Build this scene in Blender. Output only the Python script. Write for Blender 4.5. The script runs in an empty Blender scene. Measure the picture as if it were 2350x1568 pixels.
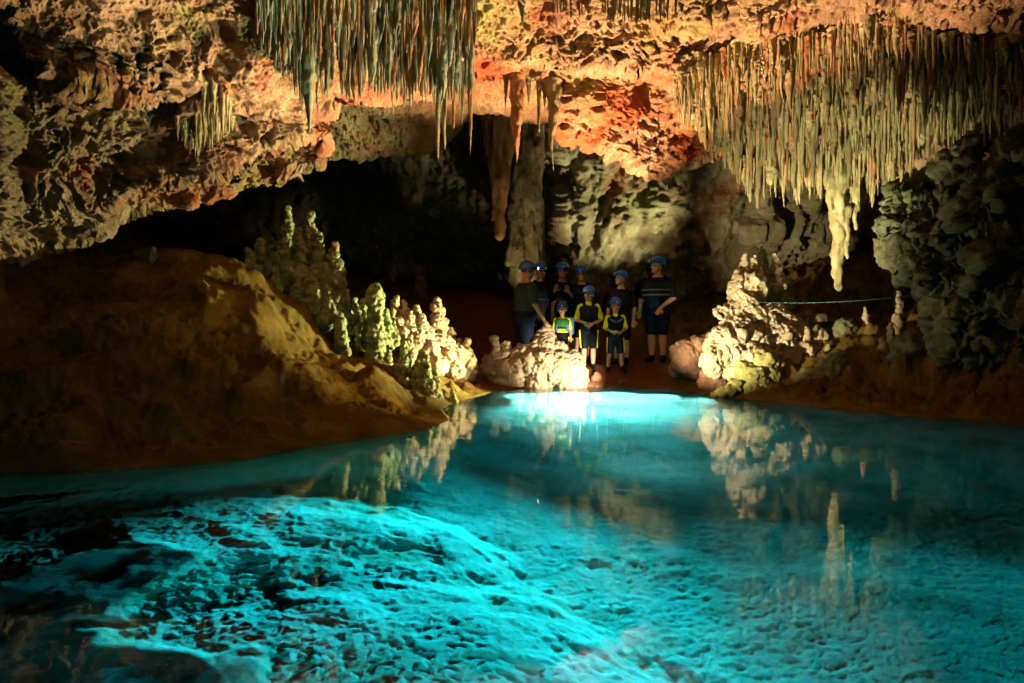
import bpy, math, random
import numpy as np
from mathutils import Vector, Matrix

random.seed(7)
RNG = np.random.default_rng(11)
SC = bpy.context.scene
COL = SC.collection
F = 1567.0            # focal length in units of a 2350 px wide picture
H0 = 1.13             # eye height over the water
TH = math.radians(1.608)
CT, ST = math.cos(TH), math.sin(TH)


def P(px, py, Y):
    """A place in the cave seen at (px, py) of the 2350x1568 picture and Y metres away."""
    u = (px - 1175.0) / F
    v = -(py - 784.0) / F
    dy = CT + v * ST
    dz = -ST + v * CT
    k = Y / dy
    return np.array([u * k, Y + 0 * k, H0 + dz * k]) if np.isscalar(k) else np.stack([u * k, Y + 0 * k, H0 + dz * k], -1)


def shore(px, py):
    u = (px - 1175.0) / F
    v = -(py - 784.0) / F
    dy = CT + v * ST
    dz = -ST + v * CT
    k = -H0 / dz
    return (u * k, dy * k)


def bedpt(px, py, depth=0.8):
    """Where a sight line through the water surface meets the pool bed."""
    x, y = shore(px, py)
    r = math.hypot(x, y)
    si = r / math.hypot(r, H0)
    st = si / 1.333
    e = depth * st / math.sqrt(1 - st * st)
    return (x + x / r * e, y + y / r * e)


# ---------------------------------------------------------------- noise
_pm = RNG.permutation(4096).astype(np.int32)
_gr = RNG.normal(size=(4096, 3)).astype(np.float32)
_gr /= np.linalg.norm(_gr, axis=1)[:, None]
_rp = RNG.random((4096, 4)).astype(np.float32)


def _hash(ix, iy, iz):
    return _pm[(_pm[(_pm[ix & 4095] + iy) & 4095] + iz) & 4095]


def perlin(p):
    p = np.asarray(p, dtype=np.float32)
    i = np.floor(p).astype(np.int32)
    f = p - i
    w = f * f * f * (f * (f * 6 - 15) + 10)
    out = 0
    for dx in (0, 1):
        wx = w[:, 0] if dx else 1 - w[:, 0]
        for dy in (0, 1):
            wy = w[:, 1] if dy else 1 - w[:, 1]
            for dz in (0, 1):
                wz = w[:, 2] if dz else 1 - w[:, 2]
                g = _gr[_hash(i[:, 0] + dx, i[:, 1] + dy, i[:, 2] + dz)]
                d = g[:, 0] * (f[:, 0] - dx) + g[:, 1] * (f[:, 1] - dy) + g[:, 2] * (f[:, 2] - dz)
                out = out + wx * wy * wz * d
    return out * 1.4


def fbm(p, octs=4, gain=0.5, lac=2.03):
    a, s, out = 1.0, 1.0, 0
    for o in range(octs):
        out = out + a * perlin(p * s + 17.3 * o)
        a *= gain
        s *= lac
    return out


def worley(p):
    """distance to the nearest cell point and that cell's random value"""
    p = np.asarray(p, dtype=np.float32)
    i = np.floor(p).astype(np.int32)
    f = p - i
    best = np.full(len(p), 9.0, np.float32)
    val = np.zeros(len(p), np.float32)
    for dx in (-1, 0, 1):
        for dy in (-1, 0, 1):
            for dz in (-1, 0, 1):
                h = _hash(i[:, 0] + dx, i[:, 1] + dy, i[:, 2] + dz)
                r = _rp[h]
                d = (r[:, 0] + dx - f[:, 0]) ** 2 + (r[:, 1] + dy - f[:, 1]) ** 2 + (r[:, 2] + dz - f[:, 2]) ** 2
                m = d < best
                best = np.where(m, d, best)
                val = np.where(m, r[:, 3], val)
    return np.sqrt(best), val


def sstep(a, b, x):
    t = np.clip((x - a) / (b - a), 0, 1)
    return t * t * (3 - 2 * t)


def rbf(pts, vals, c=0.4, smooth=1e-4):
    pts = np.asarray(pts, float)
    vals = np.asarray(vals, float)
    d = np.sqrt(((pts[:, None] - pts[None]) ** 2).sum(-1) + c * c)
    n = len(pts)
    A = np.zeros((n + 3, n + 3))
    A[:n, :n] = d - smooth * np.eye(n)
    A[:n, n] = 1
    A[n, :n] = 1
    A[:n, n + 1:] = pts
    A[n + 1:, :n] = pts.T
    w = np.linalg.solve(A, np.concatenate([vals, np.zeros(3)]))

    def ev(q):
        q = np.asarray(q, float)
        out = np.zeros(len(q))
        for s in range(0, len(q), 100000):
            b = q[s:s + 100000]
            dd = np.sqrt(((b[:, None] - pts[None]) ** 2).sum(-1) + c * c)
            out[s:s + 100000] = dd @ w[:n] + w[n] + b @ w[n + 1:]
        return out
    return ev


def pits(p, cell, keep, seed=0.0, squash=(1, 1, 1.5), r=0.62):
    """depth 0..1 of rounded solution holes scattered over rock"""
    q = p * np.array(squash) / cell + seed
    d, v = worley(q)
    rr = r * (0.55 + 0.45 * ((v * 7.31) % 1.0))
    return np.where(v < keep, sstep(1.0, 0.35, d / rr), 0.0)


# ---------------------------------------------------------------- mesh helpers
def mesh_from(name, V, Fq, smooth=True):
    me = bpy.data.meshes.new(name)
    V = np.asarray(V, np.float32)
    Fq = np.asarray(Fq, np.int32)
    me.vertices.add(len(V))
    me.vertices.foreach_set('co', V.ravel())
    k = Fq.shape[1]
    me.loops.add(Fq.size)
    me.loops.foreach_set('vertex_index', Fq.ravel())
    me.polygons.add(len(Fq))
    me.polygons.foreach_set('loop_start', np.arange(0, Fq.size, k, dtype=np.int32))
    me.update(calc_edges=True)
    me.polygons.foreach_set('use_smooth', np.full(len(Fq), smooth))
    me.update()
    return me


def link(name, me, mat=None, parent=None):
    o = bpy.data.objects.new(name, me)
    COL.objects.link(o)
    if mat is not None and me is not None and not me.materials:
        me.materials.append(mat)
    if parent is not None:
        o.parent = parent
    return o


def tag(o, label=None, cat=None, group=None, kind=None):
    for k, v in (('label', label), ('category', cat), ('group', group), ('kind', kind)):
        if v:
            o[k] = v
    return o


def grid_faces(nr, nc, close=False):
    r = np.arange(nr - 1)[:, None]
    c = np.arange(nc if close else nc - 1)[None]
    c1 = (c + 1) % nc
    a = r * nc + c
    b = r * nc + c1
    return np.stack([a, b, b + nc, a + nc], -1).reshape(-1, 4)


def grid_normals(G):
    du = np.gradient(G, axis=1)
    dv = np.gradient(G, axis=0)
    n = np.cross(du, dv)
    n /= np.linalg.norm(n, axis=2, keepdims=True) + 1e-12
    return n


def vnormals(me):
    n = np.empty(len(me.vertices) * 3, np.float32)
    me.vertices.foreach_get('normal', n)
    return n.reshape(-1, 3)


def vcos(me):
    n = np.empty(len(me.vertices) * 3, np.float32)
    me.vertices.foreach_get('co', n)
    return n.reshape(-1, 3)


def setcos(me, V):
    me.vertices.foreach_set('co', np.asarray(V, np.float32).ravel())
    me.update()


_US = []


def unit_ball(nr=10, nc=14):
    if not _US:
        t = np.linspace(0.001, math.pi - 0.001, nr)
        a = np.arange(nc) / nc * 2 * math.pi
        V = np.stack([np.sin(t)[:, None] * np.cos(a)[None], np.sin(t)[:, None] * np.sin(a)[None],
                      np.cos(t)[:, None] * np.ones(nc)[None]], -1).reshape(-1, 3)
        Fq = grid_faces(nr, nc, True)[:, ::-1]
        Fq = np.concatenate([Fq, [[0, 4, 8, 12]], [[(nr - 1) * nc + k for k in (12, 8, 4, 0)]]])
        _US.append((V, Fq))
    return _US[0]


class Soup:
    def __init__(self):
        self.V, self.F, self.n = [], [], 0

    def add(self, V, Fq):
        V = np.asarray(V, float)
        self.V.append(V)
        self.F.append(np.asarray(Fq) + self.n)
        self.n += len(V)

    def ball(self, c, r, M=None):
        V, Fq = unit_ball()
        r = np.asarray(r, float) * np.ones(3)
        W = V * r
        if M is not None:
            W = W @ np.asarray(M).T
        self.add(W + np.asarray(c, float), Fq)

    def loft(self, rings):
        """rings: (centre, xvec, yvec) ellipses joined into a closed skin"""
        nc = 16
        a = np.arange(nc) / nc * 2 * math.pi
        V = []
        for c, x, y in rings:
            V.append(np.asarray(c)[None] + np.cos(a)[:, None] * np.asarray(x)[None] + np.sin(a)[:, None] * np.asarray(y)[None])
        nr = len(rings)
        V.append(np.asarray(rings[0][0])[None])
        V.append(np.asarray(rings[-1][0])[None])
        V = np.concatenate(V)
        Fq = grid_faces(nr, nc, True)
        ca, cb = nr * nc, nr * nc + 1
        cap = [[ca, (k + 2) % nc, (k + 1) % nc, k] for k in range(0, nc, 2)]
        b = (nr - 1) * nc
        cap += [[cb, b + k, b + (k + 1) % nc, b + (k + 2) % nc] for k in range(0, nc, 2)]
        self.add(V, np.concatenate([Fq, cap]))

    def limb(self, p0, p1, r0, r1, flat=1.0, side=None):
        """a tapered round-ended limb; flat squeezes it across `side`"""
        p0, p1 = np.asarray(p0, float), np.asarray(p1, float)
        d = p1 - p0
        L = np.linalg.norm(d) + 1e-9
        d = d / L
        s = np.array([1.0, 0, 0]) if side is None else np.asarray(side, float)
        s = s - d * s.dot(d)
        if np.linalg.norm(s) < 1e-3:
            s = np.array([0, 1.0, 0]) - d * d[1]
        s /= np.linalg.norm(s)
        t = np.cross(d, s)
        rings = []
        for k in range(5):
            a = math.pi / 2 * (1 - k / 4.0) * 0.97
            rings.append((p0 - d * r0 * math.sin(a), s * r0 * math.cos(a), t * r0 * math.cos(a) * flat))
        for k in range(1, 4):
            f = k / 4.0
            r = r0 + (r1 - r0) * f
            rings.append((p0 + d * L * f, s * r, t * r * flat))
        for k in range(5):
            a = math.pi / 2 * k / 4.0 * 0.97
            rings.append((p1 + d * r1 * math.sin(a), s * r1 * math.cos(a), t * r1 * math.cos(a) * flat))
        self.loft(rings)

    def raw(self, name='soup'):
        return mesh_from(name, np.concatenate(self.V), np.concatenate(self.F))

    def fused(self, name, voxel, smooth=4, fac=0.5):
        """one continuous skin round all the pieces"""
        me = self.raw(name)
        o = bpy.data.objects.new('tmp', me)
        COL.objects.link(o)
        m = o.modifiers.new('r', 'REMESH')
        m.mode = 'VOXEL'
        m.voxel_size = voxel
        m.use_smooth_shade = True
        if smooth:
            s = o.modifiers.new('s', 'SMOOTH')
            s.factor = fac
            s.iterations = smooth
        dg = bpy.context.evaluated_depsgraph_get()
        out = bpy.data.meshes.new_from_object(o.evaluated_get(dg))
        out.name = name
        bpy.data.objects.remove(o)
        bpy.data.meshes.remove(me)
        out.polygons.foreach_set('use_smooth', np.full(len(out.polygons), True))
        out.update()
        return out


# ---------------------------------------------------------------- materials
def new_mat(name):
    m = bpy.data.materials.new(name)
    m.use_nodes = True
    nt = m.node_tree
    nt.nodes.clear()
    return m, nt


def N(nt, t, **kw):
    n = nt.nodes.new(t)
    for k, v in kw.items():
        if k.startswith('i_'):
            n.inputs[k[2:].replace('_', ' ')].default_value = v
        else:
            setattr(n, k, v)
    return n


def ramp(nt, stops, fac):
    r = nt.nodes.new('ShaderNodeValToRGB')
    e = r.color_ramp.elements
    while len(e) < len(stops):
        e.new(0.5)
    for k, (p, c) in enumerate(stops):
        e[k].position = p
        e[k].color = (*c, 1) if len(c) == 3 else c
    nt.links.new(fac, r.inputs[0])
    return r.outputs[0]


def mixc(nt, fac, a, b):
    m = nt.nodes.new('ShaderNodeMix')
    m.data_type = 'RGBA'
    if hasattr(fac, 'is_linked') or not isinstance(fac, (int, float)):
        nt.links.new(fac, m.inputs[0])
    else:
        m.inputs[0].default_value = fac
    for s, v in ((6, a), (7, b)):
        if isinstance(v, tuple):
            m.inputs[s].default_value = (*v, 1)
        else:
            nt.links.new(v, m.inputs[s])
    return m.outputs[2]


def noise_node(nt, vec, scale, detail=6, rough=0.6, dist=0.0):
    n = N(nt, 'ShaderNodeTexNoise')
    n.inputs['Scale'].default_value = scale
    n.inputs['Detail'].default_value = detail
    n.inputs['Roughness'].default_value = rough
    n.inputs['Distortion'].default_value = dist
    nt.links.new(vec, n.inputs['Vector'])
    return n.outputs['Fac']


def rock_mat(name, dark, mid, light, stain=None, stain_amt=(0.55, 0.72), stain2=None, stain2_amt=(0.55, 0.7),
             scale=3.0, bump=0.5, bump_scale=38.0, stretch=(1, 1, 1), rnd=0.0, rough=0.85, gloss=0.25, bdist=0.03):
    m, nt = new_mat(name)
    tc = N(nt, 'ShaderNodeTexCoord')
    mp = N(nt, 'ShaderNodeMapping')
    mp.inputs['Scale'].default_value = stretch
    nt.links.new(tc.outputs['Object'], mp.inputs['Vector'])
    vec = mp.outputs[0]
    if rnd:
        oi = N(nt, 'ShaderNodeObjectInfo')
        ml = N(nt, 'ShaderNodeMath', operation='MULTIPLY')
        ml.inputs[1].default_value = 37.0
        nt.links.new(oi.outputs['Random'], ml.inputs[0])
        ad = N(nt, 'ShaderNodeVectorMath', operation='ADD')
        nt.links.new(vec, ad.inputs[0])
        nt.links.new(ml.outputs[0], ad.inputs[1])
        vec = ad.outputs[0]
    n1 = noise_node(nt, vec, scale, 9, 0.65, 0.3)
    col = ramp(nt, [(0.3, dark), (0.5, mid), (0.7, light)], n1)
    if stain:
        n2 = noise_node(nt, vec, scale * 0.33, 5, 0.6, 0.6)
        f = ramp(nt, [(stain_amt[0], (0, 0, 0)), (stain_amt[1], (1, 1, 1))], n2)
        col = mixc(nt, f, col, stain)
    if stain2:
        mp2 = N(nt, 'ShaderNodeVectorMath', operation='ADD')
        nt.links.new(vec, mp2.inputs[0])
        mp2.inputs[1].default_value = (31.0, 7.0, 13.0)
        n3 = noise_node(nt, mp2.outputs[0], scale * 0.5, 5, 0.62, 0.5)
        f = ramp(nt, [(stain2_amt[0], (0, 0, 0)), (stain2_amt[1], (1, 1, 1))], n3)
        col = mixc(nt, f, col, stain2)
    if name == 'ceiling_limestone':          # iron-stained bands of the roof
        ia = N(nt, 'ShaderNodeAttribute', attribute_name='iron')
        col = mixc(nt, ia.outputs['Fac'], col, (.50, .13, .05))
    if rnd:
        hs = N(nt, 'ShaderNodeHueSaturation')
        mr = N(nt, 'ShaderNodeMapRange')
        mr.inputs['To Min'].default_value = 1 - rnd
        mr.inputs['To Max'].default_value = 1 + rnd
        nt.links.new(oi.outputs['Random'], mr.inputs['Value'])
        nt.links.new(mr.outputs[0], hs.inputs['Value'])
        nt.links.new(col, hs.inputs['Color'])
        col = hs.outputs[0]
    b = N(nt, 'ShaderNodeBsdfPrincipled')
    nt.links.new(col, b.inputs['Base Color'])
    b.inputs['Roughness'].default_value = rough
    b.inputs['Specular IOR Level'].default_value = gloss
    nb = noise_node(nt, vec, bump_scale, 8, 0.7, 0.2)
    bp = N(nt, 'ShaderNodeBump')
    bp.inputs['Strength'].default_value = bump
    bp.inputs['Distance'].default_value = bdist
    nt.links.new(nb, bp.inputs['Height'])
    nt.links.new(bp.outputs[0], b.inputs['Normal'])
    o = N(nt, 'ShaderNodeOutputMaterial')
    nt.links.new(b.outputs[0], o.inputs[0])
    return m


def plain_mat(name, col, rough=0.6, spec=0.4, var=0.12, scale=30, emit=0.0, bump=0.0):
    m, nt = new_mat(name)
    tc = N(nt, 'ShaderNodeTexCoord')
    n1 = noise_node(nt, tc.outputs['Object'], scale, 5)
    c = ramp(nt, [(0.3, tuple(x * (1 - var) for x in col)), (0.7, tuple(min(1, x * (1 + var)) for x in col))], n1)
    b = N(nt, 'ShaderNodeBsdfPrincipled')
    nt.links.new(c, b.inputs['Base Color'])
    b.inputs['Roughness'].default_value = rough
    b.inputs['Specular IOR Level'].default_value = spec
    if emit:
        b.inputs['Emission Color'].default_value = (1, 0.97, 0.9, 1)
        b.inputs['Emission Strength'].default_value = emit
    if bump:
        bp = N(nt, 'ShaderNodeBump')
        bp.inputs['Strength'].default_value = bump
        bp.inputs['Distance'].default_value = 0.01
        nt.links.new(n1, bp.inputs['Height'])
        nt.links.new(bp.outputs[0], b.inputs['Normal'])
    o = N(nt, 'ShaderNodeOutputMaterial')
    nt.links.new(b.outputs[0], o.inputs[0])
    return m


M = {}
M['ceiling'] = rock_mat('ceiling_limestone', (0.20, 0.12, 0.06), (0.42, 0.28, 0.16), (0.58, 0.43, 0.27),
                        stain=(0.50, 0.13, 0.06), stain_amt=(0.53, 0.70), stain2=(0.42, 0.37, 0.12), stain2_amt=(0.52, 0.70),
                        scale=2.6, bump=1.0, bump_scale=26, bdist=0.08)
M['wall'] = rock_mat('wall_limestone', (0.14, 0.11, 0.05), (0.32, 0.28, 0.15), (0.50, 0.45, 0.28),
                     stain=(0.30, 0.12, 0.04), stain_amt=(0.5, 0.68), stain2=(0.20, 0.22, 0.08), stain2_amt=(0.52, 0.7),
                     scale=1.9, bump=1.0, bump_scale=18, bdist=0.09)
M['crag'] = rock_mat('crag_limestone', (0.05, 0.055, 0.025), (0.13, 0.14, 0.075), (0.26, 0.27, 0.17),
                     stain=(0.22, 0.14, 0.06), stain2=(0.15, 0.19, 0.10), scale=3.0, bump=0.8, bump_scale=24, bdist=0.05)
M['tite_green'] = rock_mat('stalactite_algae', (0.09, 0.12, 0.05), (0.26, 0.33, 0.20), (0.52, 0.62, 0.46),
                           stain=(0.42, 0.20, 0.06), stain_amt=(0.5, 0.62), stain2=(0.13, 0.19, 0.08), scale=9.0, bump=0.9,
                           bump_scale=70, stretch=(1, 1, 0.35), rnd=0.35, rough=0.6, gloss=0.5)
M['tite_pale'] = rock_mat('stalactite_calcite', (0.20, 0.19, 0.07), (0.36, 0.33, 0.16), (0.55, 0.49, 0.31),
                          stain=(0.46, 0.27, 0.14), stain_amt=(0.52, 0.66), stain2=(0.25, 0.25, 0.11), scale=7.0, bump=0.8,
                          bump_scale=55, stretch=(1, 1, 0.4), rnd=0.28, rough=0.7)
M['tite_orange'] = rock_mat('stalactite_iron', (0.26, 0.12, 0.04), (0.40, 0.20, 0.08), (0.50, 0.30, 0.15),
                            stain=(0.45, 0.16, 0.05), stain2=(0.32, 0.33, 0.20), scale=7.0, bump=0.8, bump_scale=55,
                            stretch=(1, 1, 0.4), rnd=0.2, rough=0.65)
M['mite_green'] = rock_mat('stalagmite_algae', (0.13, 0.15, 0.05), (0.28, 0.31, 0.13), (0.46, 0.46, 0.25),
                           stain=(0.30, 0.18, 0.08), stain_amt=(0.54, 0.7), stain2=(0.22, 0.28, 0.10), scale=6.0, bump=0.9,
                           bump_scale=60, rnd=0.15)
M['mite_pink'] = rock_mat('stalagmite_calcite', (0.36, 0.24, 0.15), (0.50, 0.37, 0.25), (0.62, 0.50, 0.37),
                          stain=(0.50, 0.24, 0.12), stain_amt=(0.52, 0.7), stain2=(0.42, 0.42, 0.22), stain2_amt=(0.58, 0.72),
                          scale=6.0, bump=0.9, bump_scale=60, rnd=0.1)
M['cream'] = rock_mat('formation_calcite', (0.36, 0.27, 0.16), (0.54, 0.44, 0.30), (0.66, 0.57, 0.43),
                      stain=(0.50, 0.30, 0.17), stain_amt=(0.56, 0.74), stain2=(0.44, 0.43, 0.22), stain2_amt=(0.54, 0.70),
                      scale=6.0, bump=1.0, bump_scale=50, bdist=0.04)
M['boulder'] = rock_mat('boulder_limestone', (0.14, 0.07, 0.04), (0.24, 0.13, 0.075), (0.34, 0.21, 0.13),
                        stain=(0.26, 0.10, 0.04), scale=5.0, bump=0.9, bump_scale=45)
M['moss'] = rock_mat('algae_coated_rock', (0.16, 0.15, 0.04), (0.28, 0.27, 0.09), (0.42, 0.40, 0.20),
                     stain=(0.36, 0.26, 0.14), stain2=(0.20, 0.25, 0.06), scale=6.0, bump=0.9, bump_scale=45)
# ---------------------------------------------------------------- floor, banks and pool bed: one sheet of terrain
S = shore
tp = []          # (x, y, z) control points


def C(px, py, Y):
    p = P(px, py, Y)
    tp.append((p[0], p[1], p[2]))


SHORE_PX = [(-200, 1120), (0, 1095), (200, 1085), (400, 1072), (560, 1055), (680, 1033), (800, 1012), (900, 998), (980, 985), (1030, 962),
            (1010, 940), (1040, 925), (1085, 912), (1140, 898), (1240, 890), (1340, 888), (1430, 890), (1540, 893), (1640, 907),
            (1700, 915), (1800, 925), (1900, 937), (2000, 947), (2120, 957), (2250, 968), (2350, 977), (2600, 1003)]
shore_w = [S(*q) for q in SHORE_PX]
for x, y in shore_w:
    tp.append((x, y, 0.0))
# left flowstone bank
for q in [(-250, 700, 5.6), (-250, 950, 5.3), (0, 610, 7.4), (0, 690, 6.6), (0, 800, 6.0), (0, 950, 5.4), (0, 1060, 5.05), (150, 1000, 5.4), (150, 640, 7.6),
          (350, 598, 8.4), (460, 601, 8.8), (560, 610, 9.2), (640, 660, 9.3), (720, 740, 9.4), (790, 800, 9.5), (870, 838, 9.6),
          (950, 890, 9.3), (990, 918, 9.0), (470, 690, 7.7), (300, 740, 7.2), (600, 780, 7.7), (800, 870, 8.1), (250, 860, 6.3),
          (420, 860, 6.6), (640, 880, 7.2), (500, 960, 6.3), (800, 950, 7.3), (940, 950, 8.0), (300, 1000, 5.8), (650, 1000, 6.4),
          (380, 640, 8.0), (700, 760, 8.9)]:
    C(*q)
# behind the left bank and the knobby strip along the far left shore
for q in [(640, 655, 9.9), (760, 720, 10.2), (860, 800, 10.2), (900, 765, 10.9), (980, 790, 11.2), (1010, 757, 11.6),
          (1060, 840, 11.6), (1000, 880, 10.6), (1080, 878, 11.5), (950, 845, 10.2), (1100, 845, 12.3)]:
    C(*q)
for q in [(350, 690, 10.5), (560, 720, 11), (200, 640, 10)]:
    C(*q)
# far shore and the floor the group stands on
for q in [(1150, 830, 12.9), (1250, 830, 12.8), (1350, 848, 12.25), (1412, 850, 12.15), (1440, 846, 12.4), (1505, 831, 12.55),
          (1420, 868, 11.95), (1540, 868, 11.7), (1340, 868, 12.0), (1240, 866, 12.1), (1600, 840, 12.2),
          (1290, 835, 13.2), (1400, 825, 13.4), (1550, 818, 13.2), (1100, 800, 13.6), (1030, 720, 14.6), (1150, 690, 15.3),
          (1400, 770, 15.5), (1600, 760, 14.8), (1750, 740, 14.0)]:
    C(*q)
# right bank
for q in [(1700, 880, 10.9), (1800, 860, 10.7), (1800, 740, 11.8), (1900, 735, 11.6), (1900, 860, 10.2), (2000, 760, 11.2), (2000, 890, 9.6),
          (2060, 760, 10.6), (2100, 850, 9.3), (2180, 740, 9.4), (2200, 860, 8.9), (2300, 860, 8.3), (2350, 800, 8.2), (2350, 920, 7.9),
          (2500, 850, 7.9), (2100, 720, 12.5), (1900, 690, 13.4)]:
    C(*q)
for x, y, z in [(-6.5, 5, 2.2), (-6.8, 7, 2.6), (-7, 9, 2.6), (-7, 12, 2.6), (-6, 16, 2.4), (0, 19, 2.0), (6, 17, 2.4), (8.5, 13, 2.6),
                (8.2, 9, 2.4), (8.0, 6.5, 2.0), (7.6, 3.5, 1.2), (7, 1, .8), (-5.6, 1.5, .8), (-5.6, 3.4, .9), (0, 22, 2.6), (-9, 22, 3), (9, 22, 3),
                (-10, 4, 3), (11, 5, 3)]:
    tp.append((x, y, z))
# pool bed
for x, y, z in [(-1.6, 0.3, -.3), (-.6, 1.6, -.5), (-2.2, 1.6, -.2), (-2.4, 2.8, -.22), (-1.4, 2.9, -.27), (0, 0.3, -.75), (2, 0.3, -.6), (-4.2, 0.5, -.2), (5, .4, -.4),
                (-1.5, 2.2, -.26), (0, 2.2, -.80), (1.5, 2.2, -.85), (3.2, 2.6, -.75), (5.4, 3, -.5),
                (-1.2, 3.4, -.42), (0.3, 3.6, -1.0), (2.2, 3.8, -1.0), (4.4, 4.4, -1.0), (-2.6, 3.9, -.28),
                (-1.4, 5.2, -.85), (0.5, 5.4, -1.35), (2.6, 5.6, -1.6), (4.6, 5.8, -.9), (-.6, 7.0, -.75), (-.9, 8.0, -.5), (1.0, 7.4, -1.8), (3.0, 7.2, -1.6),
                (0, 8.6, -.9), (1.4, 9.0, -1.0), (2.6, 8.8, -.8), (.4, 10.2, -.55), (1.6, 10.4, -.6), (2.4, 9.8, -.5), (1.4, 11.2, -.42), (.6, 11.2, -.42),
                (0, 11.0, -.3)]:
    tp.append((x, y, z))
tp = np.array(tp)
_tz = rbf(tp[:, :2], tp[:, 2], c=0.35, smooth=0.02)


def poly_dist(q, poly):
    """signed distance to a plan polygon, positive inside"""
    poly = np.asarray(poly, float)
    inside = np.zeros(len(q), bool)
    best = np.full(len(q), 1e9)
    n = len(poly)
    for k in range(n):
        a, b = poly[k], poly[(k + 1) % n]
        ab = b - a
        t = np.clip(((q - a) @ ab) / (ab @ ab + 1e-12), 0, 1)
        best = np.minimum(best, np.hypot(*(q - a - t[:, None] * ab).T))
        c = ((a[1] > q[:, 1]) != (b[1] > q[:, 1]))
        xi = a[0] + (q[:, 1] - a[1]) / (b[1] - a[1] + 1e-12) * ab[0]
        inside ^= c & (q[:, 0] < xi)
    return np.where(inside, best, -best)


def line_dist(q, pl):
    pl = np.asarray(pl, float)
    best = np.full(len(q), 1e9)
    for a, b in zip(pl[:-1], pl[1:]):
        ab = b - a
        t = np.clip(((q - a) @ ab) / (ab @ ab), 0, 1)
        best = np.minimum(best, np.hypot(*(q - a - t[:, None] * ab).T))
    return best


POOL = shore_w + [(6.3, 1.0), (5.5, -2.0), (-5.0, -2.0), (-4.9, 1.5)]
SHELF = [bedpt(*q, 0.2) for q in [(-300, 1400), (0, 1335), (180, 1265), (310, 1232), (455, 1275), (375, 1330), (275, 1380), (225, 1425), (120, 1440),
                                  (330, 1500), (520, 1490), (575, 1545), (560, 1640), (200, 1900), (-400, 1900)]]
RIDGES = [([bedpt(*q, .9) for q in [(560, 1170), (700, 1185), (870, 1180), (960, 1225), (1080, 1290), (1180, 1350), (1260, 1400), (1400, 1445), (1560, 1520), (1700, 1580)]], .03, .08),
          ([bedpt(*q, .8) for q in [(420, 1235), (560, 1290), (640, 1400), (700, 1480), (860, 1560)]], .03, .10),
          ([bedpt(*q, 1.0) for q in [(980, 1180), (1200, 1210), (1420, 1265)]], .02, .2),
          ([bedpt(*q, 1.0) for q in [(1540, 1250), (1700, 1310), (1950, 1330), (2150, 1400)]], .05, .2)]


def base_z(x, y):
    q = np.stack([np.atleast_1d(x), np.atleast_1d(y)], -1).astype(float)
    return _tz(q)


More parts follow.
